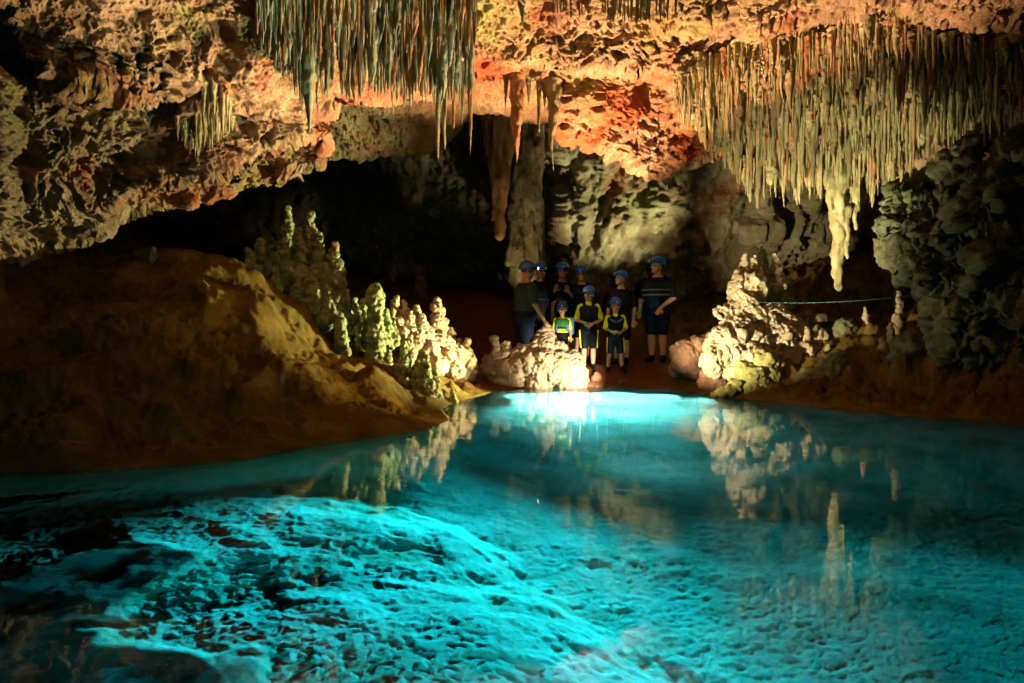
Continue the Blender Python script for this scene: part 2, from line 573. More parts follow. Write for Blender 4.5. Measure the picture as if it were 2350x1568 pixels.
def terrain(x, y):
    shp = x.shape
    q = np.stack([x.ravel(), y.ravel()], -1)
    z = _tz(q)
    pd = poly_dist(q, POOL)
    # keep the waterline where it belongs
    z = np.where(pd > 0, np.minimum(z, -0.02 - 0.32 * np.minimum(pd, .5)), np.maximum(z, 0.012 + 0.10 * np.minimum(-pd, .3)))
    bed = sstep(-0.02, 0.12, pd)
    left = sstep(0.15, -0.25, q[:, 0] - np.interp(q[:, 1], [0, 8, 9.5, 11], [-.2, -.6, -1.5, -2.4])) * (1 - bed)
    soil = (1 - bed) * sstep(-2.6, -1.6, q[:, 0]) * sstep(3.1, 2.4, q[:, 0]) * sstep(10.6, 11.3, q[:, 1])
    soil = np.clip(soil, 0, 1)
    right = np.clip((1 - bed) - left - soil, 0, 1)
    p3 = np.stack([q[:, 0], q[:, 1], z], -1)
    n_lo = fbm(p3 * 0.9, 3)
    n_mid = fbm(p3 * 2.6 + 5, 4)
    n_hi = fbm(p3 * 9.0 + 9, 4)
    # folds of flowstone on the left bank
    warp = p3 + 0.35 * np.stack([n_lo, n_mid * .5, n_lo * 0], -1)
    fold = np.abs(perlin(warp * np.array([0.8, 0.8, 2.2]) + 3.3))
    lob, _ = worley(warp * np.array([.85, .85, 1.2]))
    dl = 0.14 * n_lo + 0.05 * n_mid + 0.030 * n_hi + .012 * fbm(p3 * 24, 3) + .035 * (.3 - np.abs(perlin(np.stack([q[:, 0] * 1.3, q[:, 1] * 1.3, z * 7 + 2.2 * n_lo], -1)))) + 0.26 * (0.30 - fold) + 0.36 * (0.45 - lob)
    d2, v2 = worley(p3 / .21)
    d3, v3 = worley(p3 / .085 + 4)
    knob = np.clip(1 - d2 * d2 * 1.6, -.3, 1)
    knob3 = np.clip(1 - d3 * d3 * 1.6, -.3, 1)
    dr = 0.16 * n_lo + 0.14 * n_mid + 0.15 * knob * v2 + 0.05 * knob3 + 0.035 * n_hi
    ds = 0.05 * n_lo + 0.018 * n_mid + 0.006 * n_hi
    edge = sstep(0.0, 0.5, np.abs(pd))
    for lp, hh, ww in (([(330, 735, 7.1), (450, 742, 7.2), (560, 748, 7.4), (650, 772, 7.7)], .10, .09), ([(430, 872, 6.5), (480, 905, 6.5), (570, 922, 6.7), (660, 930, 7.0)], .07, .08), ([(545, 895, 6.7), (600, 862, 7.0), (660, 842, 7.3)], .09, .09),
                       ([(700, 770, 8.3), (780, 832, 8.3), (860, 880, 8.4)], .09, .10), ([(380, 660, 7.9), (440, 690, 7.8), (480, 735, 7.5)], .12, .12), ([(120, 700, 6.6), (240, 745, 6.8), (330, 800, 6.8)], .10, .12), ([(500, 640, 8.6), (590, 690, 8.5), (640, 760, 8.1)], .10, .12)):
        pl = [tuple(P(*t_)[:2]) for t_ in lp]
        dl = dl + .55 * hh * np.exp(-(line_dist(q + .10 * np.stack([n_mid, n_lo], -1), pl) / ww) ** 2)
    strip = sstep(9.4, 10.2, q[:, 1]) * left
    d = (left * (1 - strip) * dl + strip * (dr * .7) + right * dr + soil * ds) * edge
    z = z + d
    z = np.where((bed < .5) & (pd < 0), np.maximum(z, 0.012 + 0.06 * np.minimum(-pd, .3)), z)
    # bed: lumpy silt with ridges and a smooth ledge
    sd = poly_dist(q + 0.10 * np.stack([n_mid, fbm(p3 * 3.1 + 50, 3)], -1), SHELF)
    sm = sstep(-0.06, 0.05, sd)
    d4, v4 = worley(np.stack([q[:, 0], q[:, 1], n_mid * .4], -1) / .17 + 11)
    lump = np.clip(1 - d4 * d4 * 1.5, -.4, 1) * (.4 + v4)
    d5, v5 = worley(np.stack([q[:, 0], q[:, 1], n_mid * .4], -1) / .075 + 3)
    lump5 = np.clip(1 - d5 * d5 * 1.5, -.4, 1) * (.4 + v5)
    calm = 1 - .75 * sstep(5.0, 6.2, q[:, 1]) * sstep(-1.5, -.3, q[:, 0])
    bz = z + calm * (0.03 * n_lo + 0.018 * (.3 - np.abs(n_mid)) + 0.008 * lump + 0.006 * lump5 + 0.008 * fbm(warp * np.array([9, 14, 9]), 3) + .009 * (.3 - np.abs(perlin(warp * np.array([17, 27, 17]) + 70))) + .0075 * fbm(p3 * 27, 3))
    for pl, h, w in RIDGES:
        dist = line_dist(q + 0.12 * np.stack([n_mid, n_lo], -1), pl)
        bz = bz + h * np.exp(-(dist / w) ** 2)
    shz = -0.17 - 0.03 * sstep(0, 1.2, sd) + 0.012 * n_lo + 0.004 * n_mid
    deepfade = sstep(0.0, 0.5, pd)
    bz = z + (bz - z) * deepfade
    bz = np.minimum(bz, -0.015 - 0.10 * np.minimum(np.maximum(pd, 0), .6))
    bz = np.maximum(bz, shz - .035 - .17 * np.maximum(-sd, 0) - 1.6 * sstep(.5, 3.2, -sd) ** 1.5 + .75 * (bz - z))
    bz = np.where(pd > 0, np.minimum(bz, -0.02), bz)
    bz = bz * (1 - sm) + np.minimum(shz, -0.015 - .1 * np.minimum(np.maximum(pd, 0), .6)) * sm
    z = np.where(pd > 0, bz, z)
    return z.reshape(shp), bed.reshape(shp), soil.reshape(shp), left.reshape(shp)


nr, nc = 640, 820
uu = np.concatenate([np.linspace(-1.5, -.86, 40, endpoint=False), np.linspace(-.86, .86, nc - 80), np.linspace(.86, 1.5, 41)[1:]])
yy = np.exp(np.linspace(math.log(1.25), math.log(21.5), nr))
gx = uu[None] * (yy[:, None] + .15)
gy = np.repeat(yy[:, None], nc, 1)
gz, gbed, gsoil, gleft = terrain(gx, gy)
me = mesh_from('cave_floor', np.stack([gx, gy, gz], -1).reshape(-1, 3), grid_faces(nr, nc))
gshoal = np.exp(-np.maximum(poly_dist(np.stack([gx.ravel(), gy.ravel()], -1), POOL), 0) / .55) * gbed.ravel() * sstep(-.2, -1.0, gx.ravel() - .0)
for an, arr in (('bed', gbed), ('soil', gsoil), ('shoal', gshoal)):
    at = me.attributes.new(an, 'FLOAT', 'POINT')
    at.data.foreach_set('value', arr.astype(np.float32).ravel())


def ground(x, y):
    return float(terrain(np.array([[float(x)]]), np.array([[float(y)]]))[0][0, 0])


def floor_mat():
    m, nt = new_mat('cave_floor_ground')
    tc = N(nt, 'ShaderNodeTexCoord')
    v = tc.outputs['Object']
    n1 = noise_node(nt, v, 2.4, 9, .65, .4)
    n2 = noise_node(nt, v, 7.0, 9, .7, .3)
    n3 = noise_node(nt, v, 1.1, 5, .6, .5)
    bank = ramp(nt, [(.3, (.06, .034, .006)), (.5, (.14, .09, .016)), (.7, (.21, .14, .032))], n1)
    bank = mixc(nt, ramp(nt, [(.5, (0, 0, 0)), (.7, (.7, .7, .7))], n3), bank, (.085, .075, .018))
    soil = ramp(nt, [(.3, (.09, .03, .012)), (.7, (.20, .075, .03))], n2)
    bed = ramp(nt, [(.28, (.30, .32, .24)), (.5, (.60, .60, .50)), (.75, (.80, .80, .72))], n1)
    bed = mixc(nt, ramp(nt, [(.52, (0, 0, 0)), (.68, (.75, .75, .75))], n3), bed, (.34, .36, .18))
    a1 = N(nt, 'ShaderNodeAttribute', attribute_name='soil')
    a2 = N(nt, 'ShaderNodeAttribute', attribute_name='bed')
    col = mixc(nt, a1.outputs['Fac'], bank, soil)
    col = mixc(nt, a2.outputs['Fac'], col, bed)
    a3 = N(nt, 'ShaderNodeAttribute', attribute_name='shoal')
    col = mixc(nt, a3.outputs['Fac'], col, (.20, .24, .05))
    b = N(nt, 'ShaderNodeBsdfPrincipled')
    nt.links.new(col, b.inputs['Base Color'])
    b.inputs['Roughness'].default_value = .8
    b.inputs['Specular IOR Level'].default_value = .08
    nb = noise_node(nt, v, 30, 8, .72, .2)
    bp = N(nt, 'ShaderNodeBump')
    bp.inputs['Strength'].default_value = .7
    bp.inputs['Distance'].default_value = .03
    nt.links.new(nb, bp.inputs['Height'])
    nt.links.new(bp.outputs[0], b.inputs['Normal'])
    o = N(nt, 'ShaderNodeOutputMaterial')
    nt.links.new(b.outputs[0], o.inputs[0])
    return m


tag(link('cave_floor', me, floor_mat()), kind='structure')


# ---------------------------------------------------------------- water
def water_mat():
    m, nt = new_mat('pool_water')
    tc = N(nt, 'ShaderNodeTexCoord')
    mp = N(nt, 'ShaderNodeMapping')
    mp.inputs['Scale'].default_value = (1.0, 2.2, 1)
    nt.links.new(tc.outputs['Object'], mp.inputs['Vector'])
    nb = noise_node(nt, mp.outputs[0], 2.6, 4, .55, .3)
    bp = N(nt, 'ShaderNodeBump')
    bp.inputs['Strength'].default_value = .09
    bp.inputs['Distance'].default_value = .012
    nt.links.new(nb, bp.inputs['Height'])
    fr = N(nt, 'ShaderNodeFresnel')
    fr.inputs['IOR'].default_value = 1.333
    nt.links.new(bp.outputs[0], fr.inputs['Normal'])
    rf = N(nt, 'ShaderNodeBsdfRefraction')
    rf.inputs['Color'].default_value = (.35, .95, .97, 1)
    rf.inputs['IOR'].default_value = 1.333
    rf.inputs['Roughness'].default_value = 0.0
    gl = N(nt, 'ShaderNodeBsdfGlossy')
    gl.inputs['Roughness'].default_value = .007
    for s in (rf, gl):
        nt.links.new(bp.outputs[0], s.inputs['Normal'])
    mx = N(nt, 'ShaderNodeMixShader')
    nt.links.new(fr.outputs[0], mx.inputs[0])
    nt.links.new(rf.outputs[0], mx.inputs[1])
    nt.links.new(gl.outputs[0], mx.inputs[2])
    o = N(nt, 'ShaderNodeOutputMaterial')
    nt.links.new(mx.outputs[0], o.inputs[0])
    return m


wx = np.linspace(-7, 8, 60)
wy = np.linspace(-2, 12.2, 60)
W = np.stack(np.meshgrid(wx, wy), -1)
W = np.concatenate([W, np.zeros((60, 60, 1))], -1).reshape(-1, 3)
tag(link('water', mesh_from('water', W, grid_faces(60, 60)), water_mat()), kind='structure')

# ---------------------------------------------------------------- ceiling
ctl = [(-400, -260, 4.9), (0, -260, 5.2), (400, -260, 5.5), (900, -260, 5.8), (1500, -260, 6.0), (2000, -260, 5.8), (2700, -260, 4.8),
       (-400, 0, 5.2), (0, 0, 5.6), (300, 0, 6.2), (600, 0, 6.7), (1075, 0, 7.0), (1500, 0, 7.2), (2000, 0, 6.9), (2350, 0, 6.2), (2700, 0, 5.6),
       (-400, 150, 5.2), (0, 150, 5.7), (300, 150, 6.4), (600, 150, 7.1), (800, 150, 7.8), (1060, 130, 8.0), (1300, 150, 8.0), (1500, 150, 8.2), (1700, 130, 8.3),
       (2000, 120, 8.2), (2350, 150, 7.2), (2700, 150, 6.2),
       (-400, 300, 5.3), (0, 300, 5.9), (300, 300, 6.7), (600, 300, 7.8), (740, 310, 8.5), (1000, 250, 9.2), (1200, 200, 8.6), (1300, 300, 8.9), (1500, 300, 9.1),
       (1650, 300, 9.8), (1800, 280, 10.0), (2100, 280, 9.6), (2350, 300, 8.4), (2700, 300, 7.0),
       (-400, 450, 5.5), (0, 450, 6.2), (300, 450, 7.1), (550, 430, 8.2), (700, 400, 8.7), (1500, 410, 9.3), (1640, 370, 10.0), (1750, 400, 11.3),
       (2000, 420, 11.2), (2200, 360, 9.6), (2700, 450, 7.4), (0, 600, 6.5), (300, 510, 7.4), (-400, 620, 5.8)]
ctl = np.array(ctl, float)
depthA = rbf(ctl[:, :2] / 300, ctl[:, 2], c=0.5, smooth=0.02)


def ceil_pt(px, py):
    Y = depthA(np.array([[px / 300, py / 300]]))[0]
    return P(px, py, Y)


EX = [-400, 0, 100, 200, 300, 400, 480, 600, 660, 700, 728, 742, 750, 775, 800, 1000, 1060, 1080, 1150, 1200, 1240, 1275, 1285, 1300, 1340, 1370, 1390, 1440,
      1490, 1530, 1570, 1640, 1672, 1690, 1800, 1900, 2000, 2100, 2200, 2350, 2700]
EY = [640, 600, 575, 545, 508, 482, 466, 425, 406, 398, 382, 345, 300, 262, 245, 240, 205, 192, 196, 190, 196, 214, 300, 325, 325, 335, 350, 372,
      412, 418, 396, 372, 350, 385, 405, 415, 430, 390, 350, 335, 400]


def sheet(name, px, ysf, top, nt_, depth, fold_rows, fold_y, fold_z, disp, mat, jag=6):
    nx = len(px)
    jit = jag * fbm(np.stack([px / 22.0, px * 0, px * 0], -1), 3) + jag * 1.2 * perlin(np.stack([px / 70.0, px * 0 + 5, px * 0], -1))
    ys = ysf + jit
    t = np.linspace(0, 1, nt_)
    PX = np.repeat(px[None], nt_, 0)
    PY = top + t[:, None] * (ys[None] - top)
    Y = depth(np.stack([PX.ravel(), PY.ravel()], -1)).reshape(PX.shape)
    if name == 'cave_ceiling' and nt_ > 200:       # bedding ledges: the lower bed set back under the upper one
        wob = 7 * perlin(np.stack([PX.ravel() / 55, PX.ravel() * 0, PX.ravel() * 0 + 3], -1)).reshape(PX.shape) + 5 * perlin(np.stack([PX.ravel() / 17, PX.ravel() * 0, PX.ravel() * 0 + 9], -1)).reshape(PX.shape)
        for lx, ly_, back in (([1050, 1150, 1300, 1450, 1560], [126, 140, 146, 160, 176], .55), ([250, 330, 480, 600, 745], [470, 432, 398, 352, 308], .40), ([20, 150, 300, 420], [120, 190, 232, 225], .30), ([1560, 1750, 1900, 2100, 2300], [56, 70, 60, 40, 62], .35)):
            lc = np.interp(PX, lx, ly_) + wob
            on = sstep(lx[0] - 30, lx[0] + 50, PX) * sstep(lx[-1] + 30, lx[-1] - 50, PX)
            Y = Y + back * on * (sstep(-4, 5, PY - lc) - .55 * sstep(10, 120, PY - lc)) - .20 * on * sstep(-90, -2, PY - lc) * (PY < lc + 5)
    # round the lip over
    lip = np.clip((PY - (ys[None] - 26)) / 26, 0, 1)
    Y = Y + 0.10 * lip ** 3
    G = P(PX, PY, Y)
    s = np.linspace(0, 1, fold_rows + 1)[1:]
    E = G[-1]
    fold = np.stack([np.repeat(E[None, :, 0], fold_rows, 0), E[None, :, 1] + fold_y * s[:, None] ** 1.2,
                     E[None, :, 2] + fold_z * (s[:, None] ** .55)], -1)
    G = np.concatenate([G, fold], 0)
    n = grid_normals(G)
    cam = np.array([0, 0, H0])
    flip = ((cam - G[:nt_]) * n[:nt_]).sum(-1).mean() < 0
    if flip:
        n = -n
    G = disp(G, n)
    iron = None
    if name == 'cave_ceiling':
        g_ = fbm(G.reshape(-1, 3) * 2.2 + 90, 4).reshape(G.shape[:2])[:nt_]
        iron = np.zeros(G.shape[:2])
        for cx, cy, rx, ry, k_ in ((1120, 170, 70, 45, 1.0), (1330, 300, 75, 55, 1.1), (1440, 240, 150, 60, .75), (1610, 350, 80, 45, 1.0), (430, 440, 130, 50, .6)):
            iron[:nt_] = np.maximum(iron[:nt_], k_ * np.exp(-((PX - cx) / rx) ** 2 - ((PY - cy) / ry) ** 2))
        iron[:nt_] = np.clip(iron[:nt_] * (1.0 + 1.5 * g_), 0, 1)
    Fq = grid_faces(*G.shape[:2])
    if not flip:
        pass
    me = mesh_from(name, G.reshape(-1, 3), Fq[:, ::-1] if flip else Fq)
    if iron is not None:
        at_ = me.attributes.new('iron', 'FLOAT', 'POINT')
        at_.data.foreach_set('value', iron.astype(np.float32).ravel())
    return tag(link(name, me, mat), kind='structure')


def ceil_disp(G, n, amp=1.0, holes=1.0):
    shp = G.shape[:2]
    p = G.reshape(-1, 3)
    nn = n.reshape(-1, 3)
    w = p + 0.10 * np.stack([fbm(p * 2.3, 3), fbm(p * 2.3 + 40, 3), fbm(p * 2.3 + 80, 3)], -1)
    mac = 0.22 * fbm(p * 0.75 + 2, 4)
    rid = 0.09 * (0.35 - np.abs(fbm(w * 1.9 + 7, 3)))
    h = -0.26 * pits(w, .58, .16, 3.1) - 0.16 * pits(w, .27, .30, 9.7) - 0.085 * pits(w, .135, .42, 21.3) - .055 * pits(w, .07, .5, 5.5) - .03 * pits(w, .04, .5, 15.5)
    dense = sstep(-.35, .35, fbm(p * .55 + 60, 2))
    fine = 0.034 * fbm(w * 12, 4, .6) + .045 * (.3 - np.abs(perlin(w * 5.5 + 31)))
    # downward-hanging teeth between the holes
    dd, vv = worley(w * np.array([1, 1, .6]) / .16 + 2)
    teeth = .05 * np.clip(1 - 2.2 * dd * dd, 0, 1) * (vv > .5)
    fl = sstep(.24, .30, p[:, 0] / np.maximum(p[:, 1], 1)) * sstep(7.4, 8.4, p[:, 1])
    curt = .13 * (.3 - np.abs(perlin(w * np.array([5.5, 5.5, 1.1])))) + .07 * (.3 - np.abs(perlin(w * np.array([12, 12, 2.2]) + 9)))
    d = amp * (mac + rid + fine + teeth) + holes * (.15 + .85 * dense) * (1 - .8 * fl) * h + fl * curt
    out = (p + nn * d[:, None]).reshape(*shp, 3)
    return out


pxs = np.concatenate([np.linspace(-400, -60, 60, endpoint=False), np.linspace(-60, 2410, 1120), np.linspace(2410, 2700, 52)[1:]])
ysA = np.interp(pxs, EX, EY)
sheet('cave_ceiling', pxs, ysA, -240, 400, lambda q: depthA(q / 300), 46, 3.2, 1.7, ceil_disp, M['ceiling'])

# second, deeper roof seen past the lip of the first
px2 = np.linspace(640, 1420, 420)
ys2 = np.interp(px2, [640, 700, 760, 850, 950, 1010, 1080, 1110, 1180, 1240, 1420], [372, 372, 352, 366, 360, 348, 268, 262, 268, 275, 300])
sheet('cave_ceiling', px2, ys2, 140, 150, lambda q: 9.3 + (q[:, 1] - 180) / 180 * 2.2 + (q[:, 0] - 900) / 900 * .3, 30, 3.0, 1.2,
      lambda G, n: ceil_disp(G, n, .7, .8), M['ceiling'], 4)


# ---------------------------------------------------------------- back wall
def wall_depth(q):
    px, py = q[:, 0], q[:, 1]
    Y = np.interp(px, [-200, 200, 600, 1100, 1230, 1300, 1500, 1700, 1800, 2050, 2400], [13, 15, 17.5, 17.5, 16.6, 15.4, 15.0, 14.8, 15.5, 16.5, 14.5])
    Y = Y + np.interp(py, [100, 300, 420, 520, 600, 680, 800], [-1.8, -.9, 0, .25, .9, 2.0, 2.2])
    return Y


def wall_disp(G, n):
    shp = G.shape[:2]
    p = G.reshape(-1, 3)
    nn = n.reshape(-1, 3)
    d1, v1 = worley(p * np.array([1, .6, .62]) / .62)
    scal = np.clip(1 - d1 * d1 * 1.5, -.4, 1)
    d2, v2 = worley(p * np.array([1, .6, .7]) / .30 + 5)
    flute = fbm(p * np.array([3.6, 1.5, .35]), 4)
    flute2 = perlin(p * np.array([9.5, 3, .5]) + 8)
    right = sstep(.2, 1.2, p[:, 0])
    mid = sstep(2.0, 3.4, p[:, 2])
    d = .30 * fbm(p * .5, 3) + right * (.46 * scal * (.3 + .7 * mid) + .12 * np.clip(1 - d2 * d2 * 1.6, -.3, 1)) + (1 - right * .7) * (.16 * flute + .07 * flute2) + .14 * fbm(p * 3.6, 5, .62) + .09 * (.3 - np.abs(perlin(p * 5.5))) - .10 * pits(p, .3, .35, 2.0)
    return (p + nn * d[:, None]).reshape(*shp, 3)


pw = np.linspace(-350, 2700, 760)
ysw = np.full(len(pw), 800.0)
sheet('cave_wall', pw, ysw, 60, 300, wall_depth, 6, .6, -.8, wall_disp, M['wall'], 0)
# ---------------------------------------------------------------- stalactites
def tite_mesh(k, kind):
    """unit-long hanging dripstone, root at z = 0, tip at z = -1, root radius about 1 (scaled per piece)"""
    nc_, nr_ = 18, 46
    t = np.linspace(0, 1, nr_)
    r = np.random.default_rng(100 + k)
    if kind == 'slim':
        prof = (1 - t) ** .75 * .8 + .20
    elif kind == 'cone':
        prof = (1 - t) ** (1.0 + .5 * r.random()) * .9 + .10 * (1 - t) + .04
    else:
        prof = np.where(t < .45, 1 - .35 * t, (1 - t) ** .9 * 1.45) * .9 + .06
    prof = prof * (1 + .22 * np.exp(-t / .05))
    prof[-1] = .015
    prof[-2] *= .6
    a = np.arange(nc_) / nc_ * 2 * math.pi
    nz = 9.0
    base = np.stack([np.cos(a)[None] * np.ones((nr_, 1)), np.sin(a)[None] * np.ones((nr_, 1)), np.repeat(t[:, None] * nz, nc_, 1)], -1).reshape(-1, 3)
    lump = fbm(base * np.array([1.1, 1.1, 1.0]) + 13 * k, 4)
    d, v = worley(base * np.array([1.9, 1.9, 2.2]) + 7 * k)
    rib = perlin(base * np.array([2.2, 2.2, .18]) + 3 * k)
    R = prof[:, None] * (1 + .40 * lump + .26 * np.clip(1 - 1.6 * d * d, -.4, 1) + .28 * rib).reshape(nr_, nc_)
    cx = .7 * perlin(np.stack([t * 2.2 + k, t * 0, t * 0], -1)) * t ** .7
    cy = .7 * perlin(np.stack([t * 2.2 + 9 * k, t * 0 + 4, t * 0], -1)) * t ** .7
    V = np.stack([R * np.cos(a)[None] + cx[:, None], R * np.sin(a)[None] + cy[:, None], np.repeat(-t[:, None], nc_, 1)], -1)
    me = mesh_from('stalactite', V.reshape(-1, 3), grid_faces(nr_, nc_, True)[:, ::-1])
    return me


TV = {}
for mname in ('tite_green', 'tite_pale', 'tite_orange'):
    TV[mname] = []
    for k in range(12):
        me_ = tite_mesh(k + 20 * len(TV), ('slim', 'cone', 'bulk', 'cone')[k % 4])
        me_.materials.append(M[mname])
        TV[mname].append(me_)

PEND = []     # every hanging piece: dict(x,y,z,len,rad,mat,variant,rot,label,group,size)


def hang(px, root, tip, rad_px, mat='tite_pale', dY=0.0, label=None, group=None, Y=None, v=None, size=None, lift=0.10):
    if Y is None:
        Y = depthA(np.array([[px / 300, root / 300]]))[0] + dY
    a = P(px, root, Y)
    b = P(px, tip, Y)
    L = a[2] - b[2] + lift
    PEND.append(dict(p=(a[0], a[1], a[2] + lift), L=L, r=rad_px * Y / F, mat=mat, v=v if v is not None else random.randrange(12), rot=random.uniform(0, 6.28),
                     label=label, group=group, size=size if size is not None else (tip - max(root, 0)) * rad_px))


TIPX = [585, 606, 640, 668, 690, 712, 735, 760, 800, 850, 900, 950, 985, 1010, 1040, 1070, 1092]
TIPY = [70, 135, 165, 205, 225, 232, 222, 212, 228, 212, 224, 236, 232, 238, 232, 226, 205]
G_L = 'slender stalactites of the dark green curtain'
L_L = 'thin greenish stalactite in the dense dark curtain hanging at top centre-left'
rs = random.Random(3)
for k in range(560):
    px = rs.uniform(588, 1090)
    lim = np.interp(px, TIPX, TIPY)
    row = (k % 6) / 5.0                       # back rows end at the lip, front rows start out of the picture
    root = -190 + row * (min(lim - 60, 120) + 190) + rs.uniform(-20, 20)
    ln = rs.uniform(90, 190) * (1.05 - .35 * row)
    tip = min(root + ln, lim - rs.uniform(-8, 30))
    if row > .7:
        tip = lim + rs.uniform(-40, 14)
    if tip < root + 30 or tip < 4:
        continue
    m = 'tite_orange' if rs.random() < .22 else 'tite_green'
    hang(px, root, tip, rs.uniform(4.5, 9) * (1.0 if rs.random() < .7 else 1.8), m, label=L_L if m == 'tite_green' else
         'thin rust-brown stalactite among the green ones of the dark curtain at top centre-left', group=G_L if m == 'tite_green' else 'rust-brown stalactites of the dark green curtain')

for q in [  # px, root, tip, radius, material, label
    (708, 60, 312, 17, 'tite_green', 'thick dark stalactite with a forked tip, reaching lowest on the left of the green curtain', 6),
    (728, 110, 268, 10, 'tite_green', 'green stalactite with a bright right edge, touching the thick forked one', 5),
    (692, 90, 288, 8, 'tite_green', 'dark thin stalactite pressed to the left of the thick forked one', 1),
    (1004, 150, 366, 7.5, 'tite_green', 'very long pale green needle-like stalactite with a crooked tip, right end of the curtain', 0),
    (1020, 160, 345, 6.5, 'tite_green', 'long pale green stalactite just right of the crooked-tipped needle', 4),
    (1060, 130, 290, 10, 'tite_green', 'pale green stalactite ending well above its long orange neighbour', 1),
    (1079, 130, 357, 10.5, 'tite_orange', 'long rust-orange stalactite hanging alone beside the green curtain', 5),
    (1041, 150, 296, 6, 'tite_orange', 'thin reddish stalactite between two long pale green ones', 4),
    (902, 160, 268, 8, 'tite_orange', 'short brown stalactite with a double tip below the middle of the curtain', 1),
    (1186, 190, 372, 15, 'tite_orange', 'broad orange spindle-shaped stalactite below the pink roof ledge', 2),
    (1269, 205, 395, 15, 'tite_pale', 'large knobbly white stalactite with an orange tip below the pink roof ledge', 5),
    (1237, 205, 305, 5.5, 'tite_pale', 'slim cream stalactite just left of the large knobbly white one', 4),
    (1161, 192, 262, 6, 'tite_green', 'small pale green stalactite at the left end of the pink roof ledge', 1),
    (1180, 190, 262, 5, 'tite_pale', 'small cream stalactite above the orange spindle', 0),
    (1213, 198, 252, 6, 'tite_green', 'short green stalactite hanging from the pink roof ledge between orange spindle and slim cream one', 3),
    (1250, 206, 262, 7, 'tite_green', 'short green stalactite against the left of the large knobbly white one', 1),
    (1197, 66 - 70, 66, 13, 'tite_green', 'lone dark stalactite against the pale roof at top centre', 1),
]:
    hang(*q[:5], label=q[5], v=q[6], size=99999)
for k in range(14):   # drip fringe at the back of the ledge
    px = 1315 + k * 4.6 + rs.uniform(-2, 2)
    hang(px, 238, rs.uniform(256, 288), rs.uniform(2.5, 4.5), 'tite_orange', Y=9.6, label='tiny dark stalactite in the shadowed notch under the pink ledge', group='tiny stalactites in the notch under the ledge')
# tufts at the top
for k in range(64):
    c = rs.choice([(1300, 40), (1335, 30), (1420, 60), (1450, 70), (1480, 55), (1535, 50), (1395, 35)])
    px = c[0] + rs.gauss(0, 16)
    hang(px, rs.uniform(-40, 4), rs.uniform(.35, 1.0) * c[1] + 6, rs.uniform(2.2, 4), 'tite_green', label='thin dark drip straw in the tufts at the top edge right of centre',
         group='dark drip straws at the top of the roof', v=rs.choice([0, 4, 8, 1]))
# fluted cluster on the left slab
for k in range(44):
    px = 408 + 132 * rs.random()
    top = np.interp(px, [405, 440, 470, 500, 545], [270, 262, 215, 210, 238])
    root = top + rs.uniform(0, 70)
    hang(px, root, min(root + rs.uniform(45, 110), np.interp(px, [405, 460, 500, 545], [315, 372, 330, 290]) + rs.uniform(-8, 8)), rs.uniform(3.5, 6.5), 'tite_pale', dY=-.06,
         label='thin golden stalactite of the small fluted cluster on the left roof slab', group='fluted stalactites on the left roof slab', lift=.15)

# the big curtain on the right
RTX = [1560, 1600, 1650, 1700, 1750, 1800, 1900, 2000, 2060, 2100, 2200, 2350]
RTY = [165, 150, 140, 105, 88, 80, 95, 45, 70, 95, 110, 120]
RBX = [1560, 1610, 1660, 1690, 1720, 1800, 1900, 2000, 2040, 2080, 2130, 2200, 2260, 2350]
RBY = [235, 300, 370, 420, 432, 428, 432, 440, 425, 392, 345, 320, 300, 250]
nrow = 17
L_R = 'knobbly cream stalactite crowded into the wide curtain at the upper right'
cnt = 0
for j in range(nrow):
    f = j / (nrow - 1)
    npr = 62
    for i in range(npr):
        px = 1556 + (i + .5 * (j % 2) + rs.uniform(-.4, .4)) * (2370 - 1556) / npr
        a = np.interp(px, RTX, RTY)
        b = np.interp(px, RBX, RBY)
        root = a + (b - a) * f * .90 + rs.uniform(-14, 14)
        if rs.random() < .15:
            continue
        ln = min(140, max(24, math.exp(rs.gauss(3.95, .42))))
        tip = root + ln
        if f > .86:
            tip = b + rs.uniform(-14, 34)
        tip = min(tip, b + 46)
        rad = min(15, max(2.6, math.exp(rs.gauss(1.42, .48)))) * (.75 + ln / 190)
        hang(px, root, max(tip, root + 18), rad, 'tite_pale' if rs.random() < .93 else 'tite_orange', dY=-.03, lift=.12, label=L_R, group='stalactites of the wide right-hand curtain')
for q in [(1740, 380, 480, 9), (1722, 380, 466, 8), (1750, 385, 470, 8), (1800, 385, 478, 8), (1830, 395, 472, 9), (1859, 390, 462, 9), (1876, 390, 458, 8), (1712, 380, 447, 10),
          (2032, 390, 462, 12), (2003, 400, 478, 9), (1942, 400, 470, 14)]:
    hang(*q, 'tite_pale', label='long pale stalactite at the bottom fringe of the wide right-hand curtain', group='long stalactites along the bottom of the right-hand curtain', size=99998)
# dripping column below the curtain: several fused strands in one thing
col = Soup()
Yc = 11.15
for (px, a, b, r0, r1) in [(1924, 395, 660, 19, 6), (1915, 420, 585, 11, 5), (1948, 400, 560, 15, 3), (1962, 395, 525, 14, 2.5), (1935, 420, 605, 14, 4), (1978, 400, 500, 13, 2.5),
                           (1990, 400, 470, 13, 3), (1943, 480, 592, 8, 2), (1906, 390, 480, 12, 3), (1960, 380, 470, 22, 8), (1925, 370, 470, 24, 14)]:
    s = Yc / F
    n_ = 9
    for i in range(n_):
        f0, f1 = i / n_, (i + 1) / n_
        yo = .12 * math.sin(px * 1.7)
        col.limb(P(px + 3 * math.sin(i * 1.3 + px), a + (b - a) * f0, Yc + yo), P(px + 3 * math.sin((i + 1) * 1.3 + px), a + (b - a) * f1, Yc + yo),
                 (r0 + (r1 - r0) * f0) * s, (r0 + (r1 - r0) * f1) * s * 1.02)


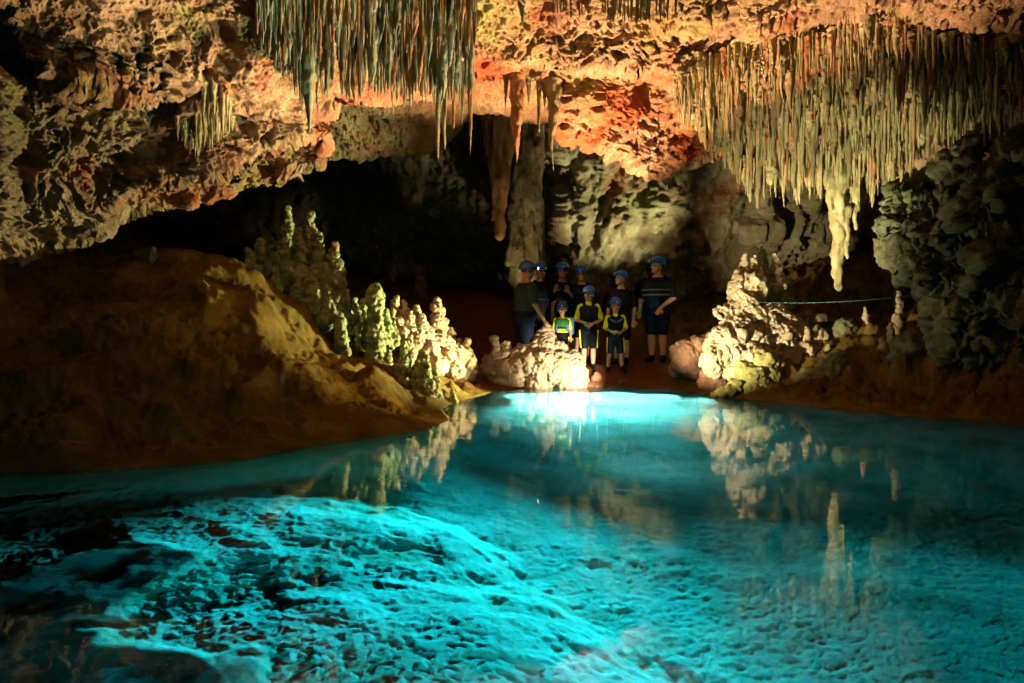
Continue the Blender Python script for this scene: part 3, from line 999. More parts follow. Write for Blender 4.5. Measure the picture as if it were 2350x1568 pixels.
def roughen(me, amp, cells=((.2, .5), (.09, .3)), stretch=(1, 1, 1), noise_amp=.5, seed=0.0, nscale=4.0):
    V = vcos(me)
    n = vnormals(me)
    q = V * np.array(stretch)
    d = noise_amp * fbm(q * nscale + seed, 4)
    for c, a in cells:
        dd, vv = worley(q / c + seed)
        d = d + a * np.clip(1 - dd * dd * 1.7, -.5, 1) * (.5 + .8 * vv)
    setcos(me, V + n * (amp * d)[:, None])
    return me


me = roughen(col.fused('stalactite_column', .02, 3), .05, ((.11, .5), (.05, .3)), (1, 1, .45), .7)
tag(link('stalactite_column', me, M['tite_pale']), 'thick dripping column of fused stalactites hanging lowest below the right-hand curtain', 'stalactite')


def merge_pend(items, name, mat):
    Vs, Fs, n = [], [], 0
    fq = grid_faces(46, 18, True)[:, ::-1]
    for d in items:
        V = vcos(TV[d['mat']][d['v']]).copy()
        V = V * np.array([d['r'], d['r'], d['L']])
        c, s_ = math.cos(d['rot']), math.sin(d['rot'])
        V = np.stack([V[:, 0] * c - V[:, 1] * s_, V[:, 0] * s_ + V[:, 1] * c, V[:, 2]], -1) + np.array(d['p'])
        Vs.append(V)
        Fs.append(fq + n)
        n += len(V)
    return tag(link(name, mesh_from(name, np.concatenate(Vs), np.concatenate(Fs)), M[mat]), kind='stuff')


PEND.sort(key=lambda d: -d['size'])
seen, rest = PEND[:296], PEND[296:]
for d in seen:
    o = link('stalactite', TV[d['mat']][d['v']])
    o.location = d['p']
    o.scale = (d['r'], d['r'], d['L'])
    o.rotation_euler = (0, 0, d['rot'])
    tag(o, d['label'], 'stalactite', d['group'])
for m in ('tite_green', 'tite_pale', 'tite_orange'):
    it = [d for d in rest if d['mat'] == m]
    if it:
        merge_pend(it, 'small_stalactites', m)

def craggy(me, amp, stretch=(1, 1, 1), cell=.12):
    V = vcos(me)
    n = vnormals(me)
    q = V * np.array(stretch)
    q = q + .16 * np.stack([fbm(q * 2.2, 3), fbm(q * 2.2 + 30, 3), fbm(q * 2.2 + 60, 3)], -1)
    d = .8 * fbm(q * 1.3 + 20, 2) + .9 * (.35 - np.abs(perlin(q * 2.6))) + .55 * (.33 - np.abs(perlin(q * 5.3 + 8))) + .33 * (.3 - np.abs(perlin(q * 11 + 4))) + .30 * fbm(q * 15, 4, .6)
    dd, vv = worley(q / cell)
    d = d + .14 * np.clip(1 - dd * dd * 1.8, -.4, 1) * vv - .5 * pits(q, cell * 1.5, .3, 3.0) - .35 * pits(q, cell * .6, .4, 8.0)
    setcos(me, V + n * (amp * d)[:, None])
    return me


# ---------------------------------------------------------------- column and drapery against the back wall
dr = Soup()
for (px, a, b, r0, r1, Y) in [(1118, 215, 430, 13, 4, 13.6), (1132, 215, 500, 15, 4, 13.5), (1148, 215, 540, 16, 4, 13.45), (1162, 215, 470, 14, 4, 13.5), (1178, 215, 420, 12, 5, 13.6), (1104, 215, 350, 10, 4, 13.7),
                              (1140, 210, 360, 26, 18, 13.6), (1165, 210, 330, 22, 14, 13.7)]:
    dr.limb(P(px, a, Y), P((px + 1147) / 2, b, Y), r0 * Y / F, r1 * Y / F)
me = roughen(dr.fused('drapery', .022, 2), .085, ((.22, .5), (.09, .4)), (1, 1, .16), 1.0, nscale=6)
tag(link('stone_drapery', me, M['tite_orange']), 'tapering brown stone drapery hanging in front of the dark back wall', 'stalactite')
co = Soup()
for (px, a, b, r0, r1, Y) in [(1205, 190, 640, 20, 24, 14.0), (1222, 190, 640, 19, 20, 13.9), (1190, 380, 640, 12, 16, 13.9), (1215, 190, 360, 26, 22, 14.0), (1232, 300, 430, 10, 8, 13.8), (1176, 470, 600, 7, 10, 13.9)]:
    co.limb(P(px, a, Y), P(px, b, Y), r0 * Y / F, r1 * Y / F)
me = roughen(co.fused('column', .022, 2), .10, ((.35, .5), (.11, .4)), (1, 1, .2), 1.0, nscale=5)
tag(link('stone_column', me, M['wall']), 'pale upright stone column rising behind the leftmost visitor to the roof', 'column')

# ---------------------------------------------------------------- lumpy rocks
def balls(items, Y, squash=1.0, soup=None, deep=1.0):
    s = soup or Soup()
    for it in items:
        px, py, r = it[:3]
        y = it[3] if len(it) > 3 and it[3] is not None else (Y(px, py) if callable(Y) else Y)
        rr = r * y / F
        ry = (it[4] if len(it) > 4 else r) * y / F
        s.ball(P(px, py, y), (rr, rr * deep, ry))
    return s


BL = [(1310, 856, 36), (1280, 850, 42), (1250, 840, 42), (1220, 838, 34), (1190, 846, 28), (1160, 852, 24), (1130, 856, 18), (1250, 800, 27), (1232, 800, 22), (1280, 806, 22),
      (1313, 828, 22), (1330, 848, 15), (1257, 772, 10), (1256, 758, 8.5), (1255, 750, 6.5), (1239, 778, 10), (1238, 766, 7.5), (1240, 790, 13), (1302, 876, 36), (1240, 876, 34), (1180, 874, 26),
      (1135, 778, 7), (1138, 792, 7), (1140, 806, 9), (1160, 797, 9), (1159, 788, 6.5), (1158, 814, 13), (1138, 822, 13), (1200, 800, 9), (1205, 815, 16), (1185, 822, 16), (1210, 785, 9), (1195, 795, 6), (1120, 830, 14),
      (1150, 880, 18), (1220, 815, 20), (1115, 850, 14), (1336, 868, 12), (1334, 880, 12)]
me = balls(BL, lambda x, y: 11.95 + (880 - y) * .0022, deep=1.1).fused('rock', .018, 2)
roughen(me, .065, ((.13, .45), (.055, .6)), (1, 1, 1), .8)
tag(link('rock_mound', me, M['cream']), 'brightly lit pinkish-white knobbly rock mound at the water edge in the centre', 'rock')

yr = lambda x, y: 10.5 + (905 - y) * .0042
RB = [(1700, 665, 27), (1722, 662, 26), (1738, 670, 18), (1715, 692, 24), (1693, 676, 19), (1687, 660, 12), (1700, 700, 20),
      (1641, 712, 9), (1655, 710, 11), (1672, 710, 13), (1645, 722, 8), (1698, 712, 18), (1725, 712, 20), (1748, 715, 15), (1678, 700, 8),
      (1670, 737, 16), (1690, 740, 20), (1664, 755, 16), (1712, 745, 22), (1730, 738, 18), (1752, 748, 16), (1690, 765, 22), (1765, 725, 12), (1772, 745, 14),
      (1660, 788, 28), (1643, 798, 20), (1690, 785, 28), (1720, 785, 26), (1747, 770, 20), (1668, 765, 18), (1740, 800, 24),
      (1632, 822, 17), (1658, 825, 24), (1690, 826, 28), (1720, 826, 30), (1750, 825, 25), (1640, 838, 16), (1680, 855, 12), (1778, 800, 22), (1775, 770, 18),
      (1805, 770, 22), (1832, 770, 18), (1848, 792, 13), (1812, 750, 16), (1795, 795, 20), (1818, 820, 12), (1840, 812, 12), (1800, 730, 12), (1786, 712, 9), (1845, 755, 9), (1865, 800, 9), (1870, 775, 12), (1826, 742, 8)]
RB = [(a, b, c * 1.1) for a, b, c in RB]
form = Soup()
balls(RB, yr, soup=form, deep=1.15)
me = craggy(form.fused('rock', .016, 10), .16, (1, 1, .75), .11)
ff = tag(link('rock_formation', me, M['cream']), 'tall cream rock formation with an overhanging left arm on the right shore', 'rock')
MO = [(1752, 832, 30), (1720, 868, 28), (1742, 872, 26), (1765, 860, 24), (1690, 888, 15), (1655, 906, 12), (1672, 902, 13), (1720, 890, 20), (1705, 850, 18), (1780, 845, 20), (1748, 895, 20), (1640, 912, 7), (1735, 810, 18)]
me = roughen(balls(MO, lambda x, y: 10.3 + (905 - y) * .004, deep=1.1).fused('rock', .02, 2), .06, ((.12, .5), (.05, .5)), (1, 1, 1), .8)
tag(link('mossy_rock', me, M['moss']), 'yellow-green algae-covered foot of the tall right rock formation, touching the water', 'rock')

me = roughen(balls([(1568, 812, 30, None, 32), (1580, 830, 30, None, 40), (1555, 845, 20), (1600, 790, 20), (1618, 785, 16), (1634, 772, 13), (1600, 815, 20), (1590, 850, 24), (1645, 765, 10)],
                   lambda x, y: 11.5, deep=1.1).fused('rock', .02, 2), .05, ((.2, .4), (.06, .35)), (1, 1, 1), .8)
tag(link('boulder', me, M['boulder']), 'rounded reddish boulder beside the feet of the tall visitor', 'boulder')
me = roughen(balls([(1632, 868, 27), (1640, 876, 25), (1622, 878, 20)], 11.0).fused('rock', .02, 2), .04, ((.1, .4), (.05, .4)), (1, 1, 1), .8)
tag(link('boulder', me, M['boulder']), 'small round brown boulder tucked under the tall right rock formation', 'boulder')
me = roughen(balls([(1335 + 28, 868, 7), (1372, 866, 9), (1368, 858, 5)], 11.95).fused('rock', .012, 2), .02, ((.08, .4),), (1, 1, 1), .8)
tag(link('stone', me, M['boulder']), 'small pinkish stone lying on the soil right of the bright mound', 'stone')
me = roughen(balls([(1425, 878, 6), (1432, 879, 5)], 11.85).fused('rock', .01, 2), .015, ((.08, .4),), (1, 1, 1), .8)
tag(link('stone', me, M['boulder']), 'pebble-sized stone at the waterline below the front boy', 'stone')
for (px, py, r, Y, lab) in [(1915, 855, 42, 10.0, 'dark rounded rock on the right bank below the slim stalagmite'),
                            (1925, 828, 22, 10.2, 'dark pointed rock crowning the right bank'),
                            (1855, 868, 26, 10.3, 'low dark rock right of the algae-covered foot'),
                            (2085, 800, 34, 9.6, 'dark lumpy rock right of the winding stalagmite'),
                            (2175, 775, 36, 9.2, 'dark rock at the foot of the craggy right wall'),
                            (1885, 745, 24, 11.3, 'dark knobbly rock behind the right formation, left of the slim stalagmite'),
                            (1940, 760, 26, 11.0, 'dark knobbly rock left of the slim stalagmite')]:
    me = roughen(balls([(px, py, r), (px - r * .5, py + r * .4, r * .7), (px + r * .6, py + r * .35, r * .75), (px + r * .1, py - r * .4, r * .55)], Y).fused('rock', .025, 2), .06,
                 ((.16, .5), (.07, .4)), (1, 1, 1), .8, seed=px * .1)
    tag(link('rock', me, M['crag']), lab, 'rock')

# craggy mass on the right
yc = lambda x, y: 9.5 - (x - 2030) * .0038 + (y - 560) * .0006
CR = [(a, b, c * 1.12) for a, b, c in [(2062, 450, 26), (2050, 470, 18), (2040, 485, 14), (2080, 480, 36), (2062, 515, 30), (2100, 530, 40), (2078, 560, 36), (2058, 580, 22), (2050, 598, 14), (2052, 610, 8),
      (2120, 600, 42), (2105, 585, 34), (2150, 640, 36), (2130, 560, 52), (2140, 510, 42), (2200, 540, 66), (2190, 480, 40), (2240, 470, 44), (2265, 430, 34), (2300, 480, 56), (2330, 420, 44), (2345, 360, 30), (2190, 390, 20),
      (2215, 380, 24), (2225, 350, 20), (2225, 430, 30), (2200, 630, 52), (2280, 610, 64), (2345, 560, 70), (2180, 690, 36), (2155, 668, 22), (2160, 700, 14), (2250, 700, 56), (2330, 700, 66), (2175, 745, 26), (2210, 760, 40),
      (2420, 480, 70), (2440, 600, 80), (2430, 720, 80), (2290, 780, 50), (2380, 380, 40), (2400, 790, 60), (2140, 715, 8), (2144, 690, 9), (2250, 560, 60)]]
crs = Soup()
balls(CR, yc, soup=crs, deep=1.3)
rsx = random.Random(8)
for px, py, r in CR:
    for k in range(2 if r > 30 else 0):
        x = px + rsx.uniform(-.95, .95) * r
        y0 = py + rsx.uniform(-.5, .6) * r
        d0 = yc(px, py) - rsx.uniform(.5, 1.25) * r * 9 / F
        L = rsx.uniform(.5, 1.1) * r
        crs.limb(P(x, y0, d0 + .04), P(x + rsx.uniform(-4, 4), y0 + L, d0), rsx.uniform(.10, .2) * r * 9 / F, rsx.uniform(.03, .07) * r * 9 / F)
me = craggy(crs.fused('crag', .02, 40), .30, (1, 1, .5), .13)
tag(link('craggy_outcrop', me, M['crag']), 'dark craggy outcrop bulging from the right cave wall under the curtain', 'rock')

# weathered boss of rock on the far left
me = roughen(balls([(60, 440, 30), (85, 455, 18), (50, 480, 28), (95, 500, 14), (70, 520, 22), (95, 545, 18), (40, 540, 30), (10, 480, 40)], 7.2).fused('rock', .025, 2), .07, ((.2, .5), (.08, .4)), (1, 1, 1), .8)
tag(link('rock_boss', me, M['ceiling']), 'dim nose-shaped boss of rock at the far left wall', 'rock')

# ---------------------------------------------------------------- stalagmites
def mite(px, yt, yb, w, Y, mat, label, group=None, lean=0.0, bulb=0.0, wig=0.0, voxel=.014, pop=1.0, sink=24):
    """knobbly stalagmite between picture rows yt and yb, w wide at the foot"""
    s = Y / F
    so = Soup()
    H_ = (yb - yt + sink)
    n_ = max(4, int(H_ / max(5, w * .32)))
    rr = random.Random(int(px * 13 + yt))
    for i in range(n_ + 1):
        f = i / n_
        r = w * .62 * (.30 + .70 * (1 - f) ** .8) * (1 + rr.uniform(-.14, .14)) * (1 + bulb * math.exp(-((f - .9) / .12) ** 2))
        x = px + lean * (1 - f) + wig * math.sin(f * 9 + px) + rr.uniform(-.08, .08) * w
        so.ball(P(x, yb + sink - r * .3 - (H_ - r * 1.2) * f, Y + rr.uniform(-.1, .1) * w * s), np.array([r, r, r * 1.15]) * s)
        for k in range(5):
            a = rr.uniform(0, 6.28)
            rb = r * rr.uniform(.30, .55)
            c = P(x + math.cos(a) * r * .8, yb + sink - r * .3 - (H_ - r * 1.2) * f + rr.uniform(-.4, .4) * r, Y) + np.array([0, math.sin(a) * r * .8 * s, 0])
            so.ball(c, rb * s)
    me = so.fused('stalagmite', max(.010, min(voxel, w * s / 16)), 2)
    roughen(me, .040 * pop, ((.075, .6), (.036, .5)), (1, 1, 1), .5, seed=px * .37)
    o = link('stalagmite', me, M[mat])
    o['label'] = label
    o['category'] = 'stalagmite'
    if group:
        o['group'] = group
    return o


def q1(x):
    return 545 + x * .2927


def q2(y):
    return 459 + y * .2927


g1 = 'knobbly stalagmites on the left bank'
LM = [(570, 100, 400, 100, 9.7, 'mite_green', 'tallest pointed knobbly stalagmite of the left cluster'),
      (395, 55, 300, 70, 10.1, 'mite_green', 'dim smooth stalagmite standing alone behind the left cluster'),
      (475, 230, 470, 85, 9.6, 'mite_green', 'knobbly stalagmite just left of and below the tallest one'),
      (640, 255, 450, 75, 9.65, 'mite_green', 'stalagmite against the right side of the tallest one'),
      (640, 350, 600, 125, 9.55, 'mite_green', 'broad cauliflower-like stalagmite below the tallest one'),
      (760, 336, 690, 105, 9.6, 'mite_green', 'brightly lit upright stalagmite at the right edge of the left cluster'),
      (495, 300, 680, 100, 9.5, 'mite_green', 'long bumpy stalagmite in the middle of the left cluster'),
      (362, 320, 560, 130, 9.5, 'mite_green', 'squat domed stalagmite left of the middle of the cluster'),
      (265, 360, 500, 60, 9.45, 'mite_green', 'small round-topped stalagmite between two squat dim ones'),
      (182, 315, 620, 125, 9.5, 'mite_green', 'dim brown stalagmite second from the left end of the cluster'),
      (95, 385, 540, 125, 9.45, 'mite_green', 'dim squat stalagmite at the left end of the cluster'),
      (312, 460, 650, 60, 9.4, 'mite_green', 'thin dim stalagmite at the foot of the squat domed one'),
      (700, 500, 780, 120, 9.55, 'mite_green', 'wide shaded stalagmite below the bright upright one'),
      (600, 560, 790, 120, 9.45, 'mite_green', 'low lumpy stalagmite at the front foot of the left cluster'),
      (780, 640, 880, 95, 9.6, 'mite_green', 'stubby stalagmite on the slope under the bright upright one'),
      (845, 685, 860, 60, 9.75, 'mite_green', 'narrow beaded stalagmite at the lower right end of the cluster'),
      (695, 690, 890, 120, 9.45, 'mite_green', 'shaded lump of stalagmite lowest in the left cluster'),
      (920, 770, 910, 62, 10.0, 'mite_green', 'small round stalagmite left of the tall bulb-headed column'),
      (880, 850, 950, 58, 9.8, 'mite_green', 'tiny stalagmite low on the slope left of the bulb-headed column'),
      (990, 790, 900, 60, 10.1, 'mite_green', 'dim small stalagmite directly behind the bulb-headed column'),
      (1165, 855, 1070, 70, 10.0, 'mite_green', 'short greenish stalagmite touching the right of the bulb-headed column'),
      (1212, 868, 1030, 62, 10.2, 'mite_green', 'short bright stalagmite second right of the bulb-headed column'),
      (1242, 760, 940, 90, 10.9, 'mite_pink', 'pinkish twin-topped stalagmite right of the bulb-headed column'),
      (1312, 784, 920, 58, 11.0, 'mite_pink', 'slim pinkish stalagmite beside the twin-topped one'),
      (1350, 880, 1040, 95, 10.8, 'mite_pink', 'rounded cream stalagmite in front of the pinkish ones'),
      (1402, 825, 1010, 95, 11.0, 'mite_pink', 'pinkish stalagmite with a stepped right side above the cream slope'),
      (1452, 905, 1050, 100, 10.9, 'mite_pink', 'low pinkish stalagmite running down to the rope end'),
      (945, 975, 1060, 34, 9.6, 'mite_green', 'tiny upright stub alone on the brown slope'),
      (1182, 1178, 1300, 44, 9.5, 'mite_green', 'small yellow-green post-like stalagmite on the slope'),
      (1312, 1118, 1240, 58, 9.9, 'mite_green', 'small yellow-green lump above the algae clumps'),
      (1672, 1005, 1110, 95, 11.6, 'mite_pink', 'cream lump at the upper right of the orange strip'),
      (1742, 1090, 1220, 85, 11.6, 'mite_pink', 'bumpy cream stalagmite near the right end of the orange strip'),
      (1802, 1098, 1310, 105, 11.5, 'mite_pink', 'rounded brown stalagmite at the right end of the orange strip'),
      (1720, 1170, 1320, 150, 11.4, 'mite_pink', 'broad cream boulder-like stalagmite low in the orange strip'),
      (1445, 1185, 1350, 120, 10.0, 'mite_green', 'yellow-green clump at the middle of the strip'),
      (1545, 1105, 1210, 75, 10.8, 'mite_pink', 'small cream lump in the middle of the orange strip'),
      (1255, 1290, 1470, 130, 9.3, 'moss', 'dark green algae clump low on the brown slope'),
      (1462, 1275, 1490, 150, 9.4, 'moss', 'bright green algae-covered clump above the bank tip'),
      (1545, 1330, 1490, 75, 9.5, 'mite_green', 'green knob touching the algae-covered clump on its right'),
      (1350, 1060, 1170, 90, 10.3, 'mite_pink', 'orange-brown ridge knob between the column and the cream slope')]
for (x, a, b, w, Y, m, lab) in LM:
    mite(q1(x), q2(a), q2(b), w * .2927, Y, m, lab, g1, pop=1.0 if m != 'mite_pink' else .9)
mite(q1(1075), q2(665), q2(1170), 125 * .2927, 9.75, 'mite_green', 'tall green column-like stalagmite with a bulbous head', g1, bulb=.9)
mite(q1(810), q2(905), q2(1190), 88 * .2927, 9.35, 'mite_green', 'green pillar-like stalagmite in front of the left cluster, down to the slope', g1, bulb=.3)
mite(q1(1572), q2(770), q2(1040), 130 * .2927, 11.5, 'mite_pink', 'stout cream stalagmite standing apart above the orange strip', g1, lean=-4)
mite(q1(828), q2(550), q2(650), 46 * .2927, 9.6, 'mite_green', 'small bulb leaning out at the right edge of the left cluster', g1, lean=-8)
mite(1039, 893, 920, 16, 9.6, 'moss', 'short green post at the very tip of the left bank', g1, voxel=.01, pop=.5, sink=8)
g2 = 'finger stalagmites on the right formation'
for (x, a, b, w, dy, lab) in [(1709, 582, 640, 17, .1, 'leftmost of the tall pale fingers on the right formation'),
                              (1731, 585, 645, 19, 0, 'tall pale tapered finger second from left on the right formation'),
                              (1781, 582, 655, 26, .1, 'thickest pale finger with a cracked front on the right formation'),
                              (1757, 606, 640, 14, .1, 'small round-headed finger between two tall ones'),
                              (1745, 614, 668, 20, -.12, 'lumpy pinkish finger in front of the others'),
                              (1716, 616, 645, 13, -.1, 'tiny finger at the foot of the second tall one'),
                              (1693, 620, 655, 28, -.05, 'stepped stub at the left shoulder of the right formation'),
                              (1751, 566, 610, 17, .5, 'dim greenish finger behind the pale ones'),
                              (1809, 634, 690, 17, .4, 'dim brown finger standing behind on the right of the pale ones')]:
    mite(x, a, b, w * 1.2, 11.75 + dy, 'cream' if 'dim' not in lab else 'mite_green', lab, g2, pop=.45, voxel=.012, sink=14)
mite(1987, 705, 775, 17, 11.0, 'mite_pink', 'slim pale stalagmite standing alone on the dark right bank', pop=.6)
mite(2004, 745, 790, 20, 11.0, 'mite_green', 'dim stump right beside the slim pale stalagmite', pop=.7)
mite(2062, 668, 768, 19, 10.4, 'mite_pink', 'tall winding stalagmite on the right bank', pop=.6, wig=3.0)
mite(2044, 742, 800, 20, 10.2, 'mite_green', 'middle stump leaning on the winding stalagmite', pop=.6, lean=6)
mite(2027, 775, 850, 26, 10.0, 'mite_green', 'low stump at the front foot of the winding stalagmite', pop=.6, lean=-3)
mite(2058, 610, 680, 12, 12.6, 'mite_green', 'dark thin stalagmite far behind the winding one', pop=.4)
for (px, yt, yb, w, Y, lab) in [(1832, 720, 750, 16, 11.2, 'small green knob on the right slope of the formation'), (1855, 716, 745, 15, 11.4, 'dim knob behind the green one on the right slope'),
                                (1800, 708, 735, 14, 11.2, 'pink-tipped knob at the start of the right slope'), (1900, 790, 830, 20, 10.6, 'tiny lit tuft of rock on the dark right bank'),
                                (440, 578, 605, 8, 8.9, 'thin dim stub on the crest of the left bank'), (352, 570, 602, 14, 8.4, 'small stub at the corner of the left bank crest'),
                                (965, 610, 710, 34, 15.5, 'faint reddish stalagmite in the dark recess behind the left bank'), (905, 575, 680, 12, 15.8, 'faint thin stalagmite in the dark recess')]:
    mite(px, yt, yb, w, Y, 'mite_green' if Y < 15 else 'boulder', lab, pop=.6)

me = roughen(balls([(q1(x), q2(y), r * .2927) for x, y, r in [(120, 560, 70), (220, 590, 80), (330, 620, 70), (420, 560, 90), (500, 600, 100), (600, 620, 110), (640, 520, 80), (560, 430, 70), (720, 640, 90),
                                                              (660, 740, 90), (740, 760, 80), (790, 830, 60), (560, 740, 80), (700, 850, 60), (500, 470, 60)]], 9.75, deep=1.2).fused('rock', .018, 3), .06, ((.12, .5), (.05, .6)), (1, 1, 1), .7)
tag(link('rock_mound', me, M['mite_green']), 'lumpy greenish rock mound from which the left cluster of stalagmites grows', 'rock')
me = roughen(balls([(q1(x), q2(y), r * .2927, Y) for x, y, r, Y in [(1300, 960, 70, 11.0), (1400, 1010, 70, 11.0), (1480, 1080, 70, 11.0), (1560, 1130, 70, 11.1), (1640, 1160, 70, 11.2), (1730, 1230, 80, 11.3), (1620, 1250, 80, 11.0),
                                                                    (1500, 1180, 80, 10.7), (1400, 1130, 70, 10.6), (1280, 1080, 60, 10.5), (1800, 1270, 60, 11.4), (1560, 1290, 80, 10.7), (1700, 1330, 70, 11.0), (1240, 1000, 60, 10.7)]], 11, deep=1.2).fused('rock', .018, 3),
             .06, ((.12, .5), (.05, .6)), (1, 1, 1), .7)
tag(link('rock_mound', me, M['mite_pink']), 'orange-cream knobbly rock strip sloping down from the left cluster towards the water', 'rock')


# ---------------------------------------------------------------- ropes
def rope(pts, r, label, sag=.06):
    a, b = np.array(pts[0]), np.array(pts[1])
    n_, k = 40, 8
    V = []
    d = (b - a) / np.linalg.norm(b - a)
    sd = np.cross(d, [0, 0, 1.0])
    sd /= np.linalg.norm(sd)
    up = np.cross(sd, d)
    for i in range(n_):
        f = i / (n_ - 1)
        c = a + (b - a) * f - np.array([0, 0, sag * 4 * f * (1 - f)])
        for j in range(k):
            an = j / k * 6.283 + f * 60
            V.append(c + (sd * math.cos(an) + up * math.sin(an)) * r * (1.12 if j % 3 == 0 else .95))
    tag(link('rope', mesh_from('rope', V, grid_faces(n_, k, True)), M['rope']), label, 'rope')


M['rope'] = plain_mat('nylon_rope', (.03, .08, .09), .5)
rope([P(1742, 694, 11.15), P(2150, 671, 9.3)], .006, 'thin bluish rope strung from the right formation to the craggy outcrop')
rope([P(905, 727, 10.3), P(1032, 769, 11.1)], .006, 'thin pale rope stretched across the knobs of the left strip')
rope([P(775, 808, 9.15), P(955, 831, 9.5)], .005, 'thin rope lying low across the front of the left slope')
# ---------------------------------------------------------------- people
M['skin'] = plain_mat('skin', (.50, .30, .18), .55, .35, .08)
M['eye'] = plain_mat('dark_eye', (.04, .025, .02), .3, .5)
M['lip'] = plain_mat('lips', (.38, .14, .10), .5)
M['hair'] = plain_mat('dark_hair', (.035, .022, .015), .6, .4, .3)
M['beard'] = plain_mat('grey_beard', (.55, .52, .46), .8, .2, .2)
M['suit'] = plain_mat('black_neoprene', (.007, .009, .014), .6, .06)
M['vest'] = plain_mat('dark_vest', (.010, .014, .022), .7, .06)
M['navy'] = plain_mat('navy_fabric', (.010, .016, .036), .8, .06)
M['grey_shirt'] = plain_mat('grey_green_shirt', (.028, .042, .045), .85, .2, .2)
M['lime'] = plain_mat('lime_lycra', (.75, .92, .03), .55, .3, .1)
M['green_vest'] = plain_mat('green_vest', (.02, .15, .03), .7, .3, .2)
M['blue_trim'] = plain_mat('blue_trim', (.04, .17, .45), .6, .3, .1)
M['helmet'] = plain_mat('blue_helmet_shell', (.012, .20, .92), .28, .6, .08)
M['helmet_b'] = plain_mat('periwinkle_helmet_shell', (.07, .17, .85), .3, .6, .08)
M['strap'] = plain_mat('black_strap', (.012, .012, .014), .6, .06)
M['lamp_body'] = plain_mat('lamp_housing', (.05, .05, .055), .35, .5)
M['lens'] = plain_mat('lamp_lens', (.8, .85, .85), .12, .8, .03)
M['lens_on'] = plain_mat('lit_lamp_lens', (.9, .9, .85), .2, .5, .02, emit=9.0)
M['band'] = plain_mat('green_wristband', (.06, .72, .12), .5)
M['stripe_grey'] = plain_mat('reflective_tape', (.08, .10, .095), .4, .6)
M['shoe'] = plain_mat('black_water_shoe', (.012, .012, .016), .6, .06)
M['glass'] = plain_mat('dark_spectacles', (.012, .012, .014), .15, .7)


def A3(x, y, z):
    return np.array([x, y, z], float)


def rotz(a):
    c, s = math.cos(a), math.sin(a)
    return np.array([[c, -s, 0], [s, c, 0], [0, 0, 1]])


def rotx(a):
    c, s = math.cos(a), math.sin(a)
    return np.array([[1, 0, 0], [0, c, -s], [0, s, c]])


